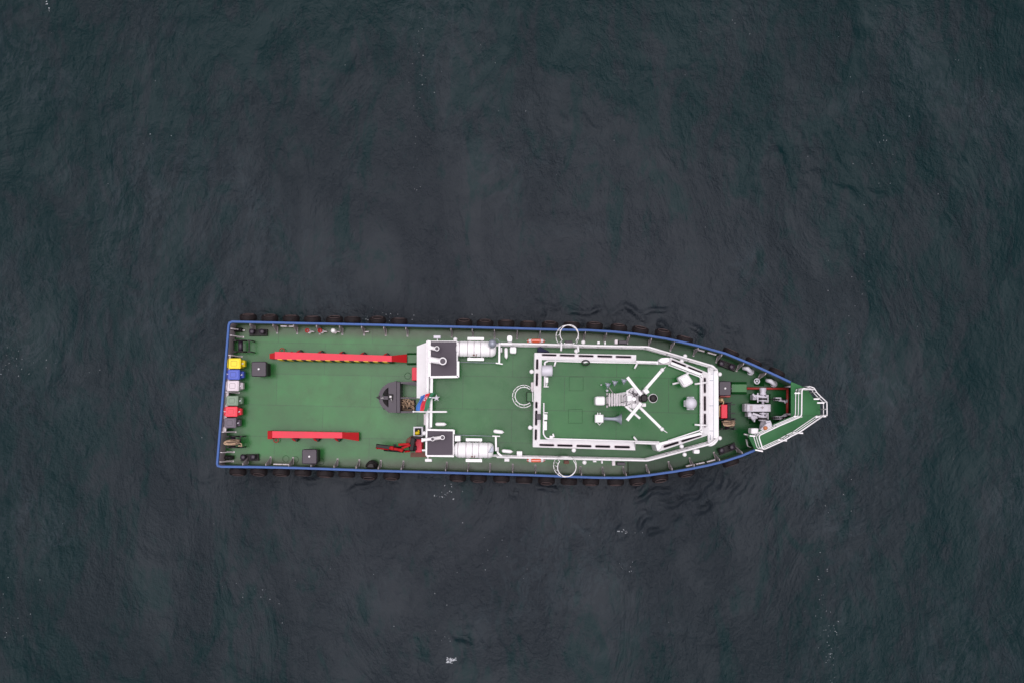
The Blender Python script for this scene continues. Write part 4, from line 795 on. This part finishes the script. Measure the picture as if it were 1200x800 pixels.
# star-shaped antenna forward of the flag
m = MB(); q = P(511.5, 465.8, 5.2)
for k in range(5): a = R(72 * k + 20); m.tube([q, q + Vector((.17 * math.cos(a), .17 * math.sin(a), .02))], .025, 6)
m.lathe(q, [(.02, -.05), (.1, -.04), (.1, .05), (.02, .08)], n=12); m.tube([q, Vector((q.x, q.y, BOAT))], .04); m.bar(P(503, 465, 5.15), P(511, 466, 5.15), .05, .05); obj('gps_antenna', m, GREY_L, ship)
# ---- black square vent boxes with rounded lids
def vent_box(x0, y0, x1, y1, zb, zt=1.15, handle=False):
    z = zb + zt; m = MB(); pl = [X(x0, y0, z), X(x1, y0, z), X(x1, y1, z), X(x0, y1, z)]; cx = sum(p[0] for p in pl) / 4; cy = sum(p[1] for p in pl) / 4
    body = [(cx + (p[0] - cx) * .86, cy + (p[1] - cy) * .86) for p in pl]; m.prism(rpoly(body, .06), zb, z - .3); o = obj('ventilator', m, BLACK, ship)
    m = MB(); m.prism(rpoly(pl, .1), z - .34, z, .035); 
    for dx, dy in ((-.25, .0), (.25, 0), (0, .25), (0, -.25)): m.box((cx + dx * 1.55, cy + dy * 1.55, z - .2), (.06, .06, .12))
    if handle: m.box((cx, cy + .3, z + .012), (.5, .03, .03))
    obj('vent_lid', m, CHAR, o); k = MB(); k.lathe((cx, cy, z), [(.06, 0), (.06, .04), (.02, .07)], n=12); obj('lid_knob', k, WHITE, o)
vent_box(294.6, 423.3, 312, 440.8, DECK); vent_box(353.8, 525.8, 371.3, 543, DECK, handle=True); vent_box(842.6, 446.2, 856.8, 463, FORE)
# ---- twin bollards
def bollard(x0, y0, x1, y1, hx0, hy0, hx1, hy1, zb):
    a = P(x0, y0, zb); c = P(x1, y1, zb); d = (c - a).normalized(); nrm = Vector((-d.y, d.x, 0)); m = MB(); m.bar(a + Vector((0, 0, .06)), c + Vector((0, 0, .06)), .38, .12, .02); m.bar(a + nrm * .15 + Vector((0, 0, .16)), c + nrm * .15 + Vector((0, 0, .16)), .04, .1); m.bar(a - nrm * .15 + Vector((0, 0, .16)), c - nrm * .15 + Vector((0, 0, .16)), .04, .1)
    o = obj('bollard', m, BLACK, ship)
    for hx, hy in ((hx0, hy0), (hx1, hy1)):
        q = P(hx, hy, zb + .55); q.z = zb; m = MB(); m.lathe(q, [(.11, .1), (.11, .42), (.145, .45), (.145, .52), (.12, .55), (.01, .56)], n=18); m.tube([q + Vector((-.16, 0, .33)), q + Vector((.16, 0, .33))], .025, 6); obj('bollard_post', m, CHAR, o)
bollard(293, 390, 314, 390, 294.5, 388.3, 306.5, 388.3, DECK); bollard(283, 535.8, 304, 535, 284.2, 535.3, 296, 535, DECK)
bollard(841.5, 424, 861.5, 431.5, 846, 425.6, 858, 429.4, FORE); bollard(841.5, 529, 861.5, 521.5, 846.3, 527.2, 858.4, 523.5, FORE)
for x, y in ((279, 386.6), (268.5, 535.5)):
    m = MB(); m.box((*X(x, y, DECK + .2), DECK + .15), (.45, .22, .3), ch=.05); m.tube([P(x - 2.5, y, DECK + .45), P(x + 2.5, y, DECK + .45)], .045, 8); obj('fairlead', m, BLACK, ship)
# ---- rope reels: stern upper (empty), stern lower and forward (with rope)
def reel(x0, y0, x1, y1, zb, mt=BLACK, full=False):
    z = zb + .75; m = MB()
    for y in (y0 + 1, y1 - 1):
        a, c = P(x0, y, z), P(x1, y, z); m.bar(a, c, .07, .07); 
        for q in (a, c): m.bar((q.x, q.y, zb), (q.x, q.y, z), .06, .06)
        q = (a + c) / 2; m.lathe(q - Vector((0, .03, 0)), [(.30, 0), (.31, .01), (.31, .05), (.30, .06)], (0, 1, 0), 20)
    xm = (x0 + x1) / 2; m.bar(P(x1 - 2, y0, z), P(x1 - 2, y1, z), .06, .06); m.bar(P(x0 + 1, y0, z - .4), P(x0 + 1, y1, z - .4), .06, .06)
    o = obj('rope_reel', m, mt, ship); d = MB(); a = P(xm - 1.5, y0 + 1, z); c = P(xm - 1.5, y1 - 1, z); d.lathe(a, [(.13, 0), (.13, (c - a).length)], c - a, 14); obj('reel_drum', d, CHAR, o)
reel(273, 398, 294, 413, DECK); reel(266, 509.8, 283.5, 524.6, DECK); reel(845, 490, 862, 503, FORE)
coil('rope_coil', 'tan mooring rope coiled over the black reel in the stern corner below the bins', 'rope', 263, 512.8, 281, 522.5, DECK + .85, 8, ROPE, .03, 3, jig=.9)
m = MB(); m.tube([P(276, 517, DECK + 1), P(283, 519.5, DECK + .95), P(283.5, 522, DECK + .9), P(279, 521.8, DECK + .95)], .035, 6); tag(obj('rope_end', m, ROPE), 'loose looped end of tan rope at the foot of the stern reel', 'rope')
coil('rope_coil', 'tan mooring rope coiled on the black reel beside the red handcart on the foredeck', 'rope', 846.5, 491, 862, 500.5, FORE + .85, 9, ROPE, .027, 9, jig=.8)
# ---- shelf behind bins
m = MB(); m.ppoly([(266.5, 415), (270.5, 415), (264.8, 506), (261, 506)], DECK + .75, DECK + .69); obj('stern_shelf', m, WHITE2, ship)
# ---- wheelie bins
def bin_(x0, y0, x1, y1, col, lab):
    z = DECK + 1.02; pl = [X(x0, y0, z), X(x1, y0, z), X(x1, y1, z), X(x0, y1, z)]; cx = sum(p[0] for p in pl) / 4; cy = sum(p[1] for p in pl) / 4; hx = (pl[1][0] - pl[0][0]) / 2 - .01; hy = abs(pl[0][1] - pl[2][1]) / 2 - .012
    t = thing('wheelie_bin', lab, 'wheelie bin', (cx, cy, DECK), 'row of coloured bins along the stern'); mm = mat('plastic_' + lab.split()[0], col, .4, .06, 3)
    def rr(sx, sy, ox=0): return rpoly([(cx + ox - sx, cy - sy), (cx + ox + sx, cy - sy), (cx + ox + sx, cy + sy), (cx + ox - sx, cy + sy)], .05)
    m = MB(); m.loft([[(p[0], p[1], DECK + .03) for p in rr(hx * .74, hy * .78, .02)], [(p[0], p[1], z - .16) for p in rr(hx * .95, hy * .92)], [(p[0], p[1], z - .15) for p in rr(hx, hy * .98)], [(p[0], p[1], z - .07) for p in rr(hx, hy * .98)]]); obj('body', m, mm, t)
    m = MB(); m.prism(rr(hx * .98, hy, -.0), z - .068, z - .02, .015); m.prism(rr(hx * .88, hy * .88, -.02), z - .02, z, .015); obj('lid', m, mm, t)
    g_ = MB(); 
    q = inset(rr(hx * .5, hy * .5, -.03), 0); q2 = inset(q, .018)
    g_.loft([[(p[0], p[1], z + .001) for p in q], [(p[0], p[1], z + .006) for p in q], [(p[0], p[1], z + .006) for p in q2], [(p[0], p[1], z + .001) for p in q2]], caps=False); obj('lid_rib', g_, mat('rib_' + lab.split()[0], [c * .35 for c in col], .5), t)
    m = MB(); m.pbox(x1 + .3, (y0 + y1) / 2 - 3.8, x1 + 4.6, (y0 + y1) / 2 + 3.8, DECK + .62, DECK + .30, r=.04, ch=.03); obj('foot_pedal_guard', m, mm, t)
    k = MB(); k.box((pl[1][0] + .07, cy, z - .16), (.07, .05, .05)); k.tube([(pl[1][0] + .03, cy - .03, z - .1), (pl[1][0] + .12, cy, z - .14)], .02, 6); obj('latch', k, GREY_L, t)
    h_ = MB(); h_.tube([(cx - hx - .05, cy - hy * .8, z - .06), (cx - hx - .05, cy + hy * .8, z - .06)], .025, 8); obj('handle', h_, mm, t)
    for s_ in (-1, 1): w_ = MB(); w_.lathe((cx - hx * .8, cy + s_ * hy * .8 - .025, DECK + .11), [(.02, 0), (.10, .0), (.11, .015), (.11, .04), (.1, .055), (.02, .055)], (0, 1, 0), 16); obj('wheel', w_, RUBBER, t)
for a in [((267.3, 419.2, 282.2, 431.8), (.86, .66, .005), 'yellow wheelie bin at the top end of the stern row'), ((266.6, 432.4, 281, 444.6), (.06, .10, .50), 'blue wheelie bin between the yellow and the white bins'),
          ((265.8, 445.2, 280, 458), (.66, .58, .62), 'white wheelie bin at a gap below the blue one'), ((265.2, 463, 279.2, 475), (.17, .25, .17), 'olive green wheelie bin above the red bin'),
          ((263.6, 475.6, 278.2, 488), (.85, .03, .06), 'red wheelie bin between the green and charcoal bins'), ((262.8, 488.8, 276.8, 501.2), (.10, .075, .105), 'charcoal wheelie bin at the bottom end of the stern row')]:
    bin_(*a[0], a[1], a[2])
# ---- mushroom vents: two red and white valves, one white ball
for x, y, mt in ((360, 387.3, RED_D), (375, 387.3, RED_D), (390.5, 387.5, WHITE)):
    q = P(x, y, DECK + .6); m = MB(); m.tube([(q.x + .0, q.y, DECK), (q.x, q.y, DECK + .55)], .045, 8); m.lathe((q.x, q.y, DECK), [(.12, 0), (.12, .03), (.04, .05)], n=14); m.tube([(q.x, q.y, DECK + .25), (q.x + .28, q.y - .03, DECK + .25), (q.x + .28, q.y - .03, DECK)], .035, 8)
    o = obj('air_pipe', m, WHITE2, ship); m = MB()
    if mt is WHITE: m.ball((q.x, q.y, DECK + .6), .14)
    else:
        m.tube([(q.x + .10 * math.cos(R(30 * k)), q.y + .10 * math.sin(R(30 * k)), DECK + .6) for k in range(12)], .028, 6, closed=True)
        for k in range(3): m.tube([(q.x, q.y, DECK + .6), (q.x + .1 * math.cos(R(120 * k)), q.y + .1 * math.sin(R(120 * k)), DECK + .6)], .02, 6)
    obj('valve_head', m, mt, o)
# black tarpaulin lump at the lower bulwark
m = MB(); m.ppoly([(427.5, 546.5), (429, 542.5), (433.5, 538.5), (439.5, 540), (441, 543), (440, 549)], DECK + .75, DECK, r=.08, ch=.08); m.ppoly([(429, 548), (430, 544), (434, 541), (438, 542.5), (439, 548.5)], DECK + .95, DECK + .7, r=.08, ch=.06); tag(obj('tarpaulin_bundle', m, BLACK), 'black tarpaulin bundle leaning on the lower bulwark aft of the crane', 'tarpaulin bundle')
# faint circles: flush tie-down rings on the aft deck
for x, y in ((335, 537), (346, 538), (376, 540), (478, 440)):
    m = MB(); q = P(x, y, DECK); m.tube([q + Vector((.18 * math.cos(R(20 * k)), .18 * math.sin(R(20 * k)), 0.0)) for k in range(18)], .010, 5, closed=True); obj('tie_down_ring', m, G_DARK, main_deck)
m = MB(); m.pbox(427, 388, 432, 389.3, DECK + .3, DECK + .2, ch=.02); obj('cleat', m, WHITE2, ship)
# ------------------------------------------------------------------ FOREDECK
FZ = FORE
m = MB(); m.tube([P(875, 454.6, FZ + .25), P(923, 455, FZ + .25)], .065, 8); m.tube([P(923, 454, FZ + .25), P(922.5, 486, FZ + .25)], .075, 8)
for x in (886, 900, 915): m.tube([P(x, 455, FZ + .25), P(x, 455, FZ)], .04, 6)
obj('fire_main_pipe', m, RED_P, ship)
# windlass
m = MB(); m.pbox(875, 473, 903.5, 482, FZ + 1.0, FZ + .25, r=.04, ch=.04); m.pbox(872.8, 472.5, 878.5, 481.5, FZ + .8, FZ + .2, ch=.03); wl = obj('windlass', m, GREY, ship)
m = MB(); a = P(894, 453.8, FZ + .7); c = P(894, 504, FZ + .7); L_ = (c - a).length
def U(y): return (a.y - P(894, y, FZ + .7).y)
m.lathe(a, [(.15, 0), (.19, .02), (.18, U(457)), (.15, U(459)), (.19, U(461.5)), (.2, U(462)), (.08, U(462.2)), (.08, U(464)), (.28, U(464.3)), (.28, U(465.6)), (.1, U(466)), (.1, U(468)), (.25, U(468.2)), (.25, U(469.5)), (.07, U(470)), (.07, U(483)), (.22, U(483.3)), (.22, U(484.5)), (.09, U(485)), (.09, U(487)), (.27, U(487.3)), (.27, U(488.8)), (.1, U(489.2)), (.1, U(491)), (.24, U(491.3)), (.24, U(492.5)), (.12, U(493)), (.18, U(498)), (.19, U(503.5)), (.02, U(504))], c - a, 22); obj('windlass_drum', m, GREY, wl)
for y in (465, 488):
    m = MB()
    for k in range(12): th = R(30 * k); q = P(894, y, FZ + .7) + Vector((.2 * math.cos(th), -.12, .2 * math.sin(th))); m.box(q, (.07, .16, .07), ch=.015)
    obj('chain_gypsy', m, BLACK, wl)
m = MB(); m.bar(P(882, 463, FZ + .8), P(896, 464, FZ + .8), .08, .06); m.bar(P(888, 460, FZ + .85), P(888, 471, FZ + .85), .06, .06); m.tube([P(882, 461, FZ + .9), P(886, 466, FZ + .9)], .06); m.bar(P(882, 484, FZ + .85), P(898, 489, FZ + .8), .1, .06); m.bar(P(877, 482, FZ + .7), P(884, 492, FZ + .6), .18, .2, .03); m.pbox(880, 484, 888, 490, FZ + .7, FZ + .1, ch=.03)
m.tube([P(884, 494, FZ + .8), P(884, 491, FZ + .8)], .05); m.pbox(876.5, 483, 881, 488, FZ + .8, FZ + .1, r=.04, ch=.03); m.pbox(897, 483, 901, 491, FZ + .5, FZ, ch=.02); m.pbox(897, 462, 901, 471, FZ + .5, FZ, ch=.02); m.pbox(882.5, 462, 888, 468, FZ + .7, FZ, ch=.03); obj('brake_gear', m, GREY, wl)
m = MB(); m.pbox(878.6, 474.5, 882, 480.5, FZ + 1.012, FZ + 1.002); m.tube([P(892, 477, FZ + 1.02), P(895, 477, FZ + 1.02)], .02, 6); m.tube([P(893.5, 475.5, FZ + 1.02), P(893.5, 478.5, FZ + 1.02)], .02, 6); obj('gear_plate', m, GREYPINK, wl)
m = MB(); m.pbox(878, 461, 903, 496, FZ + .06, FZ + .004); obj('windlass_bed', m, G_DARK, wl)
# chain stoppers
for x, y, s_ in ((909, 466, 1), (909, 488, -1)):
    m = MB(); m.ppoly([(x, y - 1), (x + 7, y - 1), (x + 7, y + 3), (x, y + 3)], FZ + .5, FZ, ch=.03); m.bar(P(x + 4, y + 2, FZ + .5), P(x + 13.5, y + 3.5 * s_ if s_ > 0 else y - 3, FZ + .35), .16, .16, .03); m.tube([P(x + 10, y + 2, FZ + .5), P(x + 11.5, y + 6, FZ + .5)], .045); st2 = obj('chain_stopper', m, GREY, ship)
    m = MB(); 
    for k in range(14): q = P(x - 5 + k * 1.25, y + 1.2 + .05 * k * s_, FZ + .52); m.lathe(q, [(.015, -.03), (.05, -.02), (.05, .02), (.015, .03)], (0, 0, 1) if k % 2 else (0, 1, 0), 8)
    obj('anchor_chain', m, BLACK, st2)
# valve wheel and white goosenecks
m = MB(); q = P(887, 446.2, FZ + .4); m.tube([q + Vector((.145 * math.cos(R(24 * k)), .145 * math.sin(R(24 * k)), 0)) for k in range(15)], .028, 6, closed=True)
for k in range(3): m.tube([q, q + Vector((.14 * math.cos(R(120 * k + 90)), .14 * math.sin(R(120 * k + 90)), 0))], .03, 6)
m.tube([q, Vector((q.x, q.y, FZ))], .04); obj('valve_wheel', m, GREY_L, ship)
m = MB(); m.pbox(883.5, 442.3, 895.5, 451.8, FZ + .012, FZ + .002); obj('manhole_cover', m, G_DARK, ship)
for a, b_, c in (((870.5, 430.8), (876, 431.5), (880, 435)), ((898, 445), (903, 446), (907.3, 449.3))):
    m = MB(); m.tube([P(*a, FZ + .5), P(*b_, FZ + .65), P(*c, FZ + .55), Vector((*X(*c, FZ + .5), FZ))], [.10, .13, .12, .09], 12); m.lathe(P(*c, FZ + .1), [(.2, -.1), (.2, -.06), (.1, -.03)], n=14); obj('gooseneck_vent', m, GREY_L, ship)
# red handcart with black frame, brass bell, prongs
m = MB(); m.pbox(845.2, 473.5, 852.4, 489.5, FZ + .9, FZ + .2, r=.03, ch=.02); hc = tag(obj('handcart', m, RED), 'red handcart with black frame on the foredeck between bell and rope reel', 'handcart')
m = MB(); m.pbox(852.5, 471, 856.5, 490.5, FZ + .6, FZ + .2, r=.04, ch=.03)
for y in (473.5, 483.5, 489.8): m.bar(P(852, y, FZ + .7), P(861.5, y, FZ + .7), .05, .05)
m.bar(P(843, 471, FZ + .75), P(858, 471.3, FZ + .75), .05, .05); obj('cart_frame', m, BLACK, hc)
for s_ in (472.5, 489): m = MB(); m.lathe(P(849, s_, FZ + .2), [(.02, -.04), (.17, -.04), (.19, 0), (.17, .04), (.02, .04)], (0, 1, 0), 16); obj('cart_wheel', m, RUBBER, hc)
m = MB(); q = P(845.8, 468, FZ + 1.1); m.lathe(q, [(.15, -.2), (.13, -.15), (.1, -.05), (.09, .05), (.03, .09)], n=18); m.tube([q, q + Vector((-.3, 0, .05))], .03, 6); m.tube([P(848, 469, FZ + .9), P(847.5, 473, FZ + .8), P(843, 475.5, FZ + .8), P(843.3, 488, FZ + .8)], .035, 6); obj('ship_bell', m, mat('brass', (.55, .40, .22), .4, metal=.3), ship)
rbox('step_plate', 843.5, 461.5, 856, 465, FZ + .3, FZ, mt=RED_P)
# ---- raised bow platform
BP = [(927, 446.8), (938, 451.2), (946, 455.2), (953, 465.5), (961, 470.5), (961.3, 486.5), (940, 502.5), (915, 514.5), (891, 526), (885.5, 528.3), (876, 509), (900, 499), (927, 487.3)]
m = MB(); m.ppoly(BP, BOWP, BOWP - .08); bow = obj('bow_platform', m, G_BOW, ship)
m = MB()
for x, y in ((930, 452), (930, 485), (955, 475), (905, 500), (884, 512), (915, 511)): q = P(x, y, BOWP - .08); m.tube([q, Vector((q.x, q.y, FZ))], .05, 8)
obj('platform_leg', m, WHITE2, bow)
rail('railing', [(946, 456.5), (933.5, 455.2), (932.2, 458), (931.8, 487), (905, 498.5), (882.5, 509.3), (887.5, 525.5), (914, 513.5), (920.5, 509.5), (929, 505.5), (957.5, 486)], BOWP, 1.1, 2, bow, .030, 3, rtop=.038, toe=True)
rail('railing', [(941, 452.8), (946.5, 454.5), (949, 459.5), (955, 465.5), (960.8, 470.8)], BOWP, 1.1, 2, bow, .028, 1.6)
rail('railing', [(960.8, 470.8), (961, 479), (961, 486)], BOWP, 1.1, 2, bow, .032, 1.0)
m = MB(); 
for a, c in (((931, 460.3), (938, 460)), ((953.5, 467), (960, 467)), ((957.5, 471.5), (966, 471.5)), ((955.5, 488), (968, 487.3)), ((929.5, 506.5), (941, 507)), ((912, 515), (922, 515.8)), ((885, 526.5), (894, 528.3)), ((878.5, 510), (885, 510.5)), ((930, 487.5), (940, 487.7))):
    m.bar(P(*a, BOWP + .98), P(*c, BOWP + .98), .07, .04)
obj('rail_foot', m, WHITE, bow)
rbox('equipment_box', 880.5, 501.2, 889, 508, BOWP + .35, BOWP - .3, bow, r=.08, ch=.05)
m = MB(); m.ppoly([(890.5, 503), (899, 495), (904, 494.5), (905, 499.5), (897, 504.5)], BOWP + .02, BOWP - .5, r=.05, ch=.02); m.tube([P(897, 494, BOWP - .2), P(902, 493.2, BOWP - .2), P(904, 498, BOWP - .2)], .07); lb = obj('light_bracket', m, GREY_L, bow)
m = MB(); m.lathe(P(897, 501, BOWP + .1), [(.09, -.08), (.11, -.05), (.11, .05), (.07, .1), (.01, .12)], n=16); obj('signal_lamp', m, mat('lamp_orange', (.62, .22, .09), .4), lb)
for pp, rr_ in (([P(871.5, 508, BOWP), P(877, 509.2, BOWP)], .05), ([P(874, 514, FZ + 1), P(876, 522, FZ + 1), P(880, 523.5, FZ + 1)], .03), ([P(875, 514, FZ + .6), P(877, 523, FZ + .6)], .03)): m = MB(); m.tube(pp, rr_, 6); obj('grab_handle', m, GALV, bow)

# ------------------------------------------------------------------ TYRE FENDERS
def tyre_mb():
    """tyre lying against the hull: ring plane x-z, axis y; y>0 outward"""
    m = MB(); prof = []; R0, R1, W = .455, .27, .17
    for k, (r, y) in enumerate([(R1, -W * .75), (R1 + .05, -W), (R0 - .07, -W * 1.02), (R0 - .015, -W * .85), (R0, -W * .5), (R0 + .0, W * .5), (R0 - .015, W * .85), (R0 - .07, W * 1.02), (R1 + .05, W), (R1, W * .75), (R1 + .02, 0)]): prof.append((r, y))
    n_ = 32; rings = [[(r * math.cos(2 * math.pi * k / n_), y, r * math.sin(2 * math.pi * k / n_)) for k in range(n_)] for r, y in prof + [prof[0]]]
    m.loft(rings, True, caps=False)
    for k in range(40):
        if k % 2 == 0:
            a = 2 * math.pi * k / 40; m.box((R0 * math.cos(a), 0, R0 * math.sin(a)), (.02, W * 1.2, .045), rot=Matrix.Rotation(-a, 3, 'Y'))
    return m
def bead_mb():
    m = MB(); n_ = 28; m.tube([(.30 * math.cos(2 * math.pi * k / n_), .175, .30 * math.sin(2 * math.pi * k / n_)) for k in range(n_)], .022, 6, closed=True); return m
ordn = ['first', 'second', 'third', 'fourth', 'fifth', 'sixth', 'seventh', 'eighth', 'ninth', 'tenth', 'eleventh', 'twelfth', 'thirteenth', 'fourteenth', 'fifteenth', 'sixteenth', 'seventeenth', 'eighteenth', 'nineteenth', 'twentieth', 'twenty first', 'twenty second', 'twenty third']
topT = [287.5, 313, 338, 363.5, 389.5, 411, 440.5, 466, 543, 568, 593, 619, 645, 670.5, 697.5, 726, 751, 778, 804, 858, 885, 912]
botT = [275.5, 300.5, 327, 352.5, 379, 404.5, 431, 457.5, 536, 560.5, 587.5, 614.5, 641, 667.5, 693.5, 722.5, 748, 774.5, 806, 858]
T0 = None; random.seed(21)
for lst, top in ((topT, True), (botT, False)):
    for i, x in enumerate(lst):
        q, d = ring_pt(x, top); out = Vector((-d.y, d.x, 0)) if top else Vector((d.y, -d.x, 0))
        bowt = x > 790
        z = q.z - .52 - (0.12 if bowt else 0) - random.uniform(0, .08); loc = Vector((q.x, q.y, z)) + out * (random.uniform(.25, .29) if not bowt else .21)
        lab = 'black tyre fender on the %s side, %s from the stern' % ('upper' if top else 'lower', ordn[i])
        if not T0:
            t = thing('tyre_fender', lab, 'tyre', loc, 'tyre fenders hung along the hull'); T0 = t
            obj('tyre', tyre_mb(), RUBBER, t, origin=loc, local=True); obj('bead', bead_mb(), RIM_R, t, origin=loc, local=True)
            for s_ in (-1, 1):
                ch_ = MB(); ch_.tube([(s_ * .18, -.02, .34), (s_ * .2, -.12, .52), (s_ * .2, -.2, .56)], .02, 6)
                obj('hanging_chain', ch_, BLACK, t, origin=loc, local=True)
        else:
            t = T0.copy(); C.objects.link(t); t['label'] = lab
            for c in T0.children: k = c.copy(); C.objects.link(k); k.parent = t
        t.location = loc; tilt = R(random.uniform(2, 22)); zr = math.atan2(out.y, out.x) - math.pi / 2
        t.rotation_euler = (Matrix.Rotation(zr, 4, 'Z') @ Matrix.Rotation(tilt, 4, 'X') @ Matrix.Rotation(random.uniform(0, 3), 4, 'Y') if False else Matrix.Rotation(zr, 4, 'Z') @ Matrix.Rotation(tilt, 4, 'X')).to_euler()
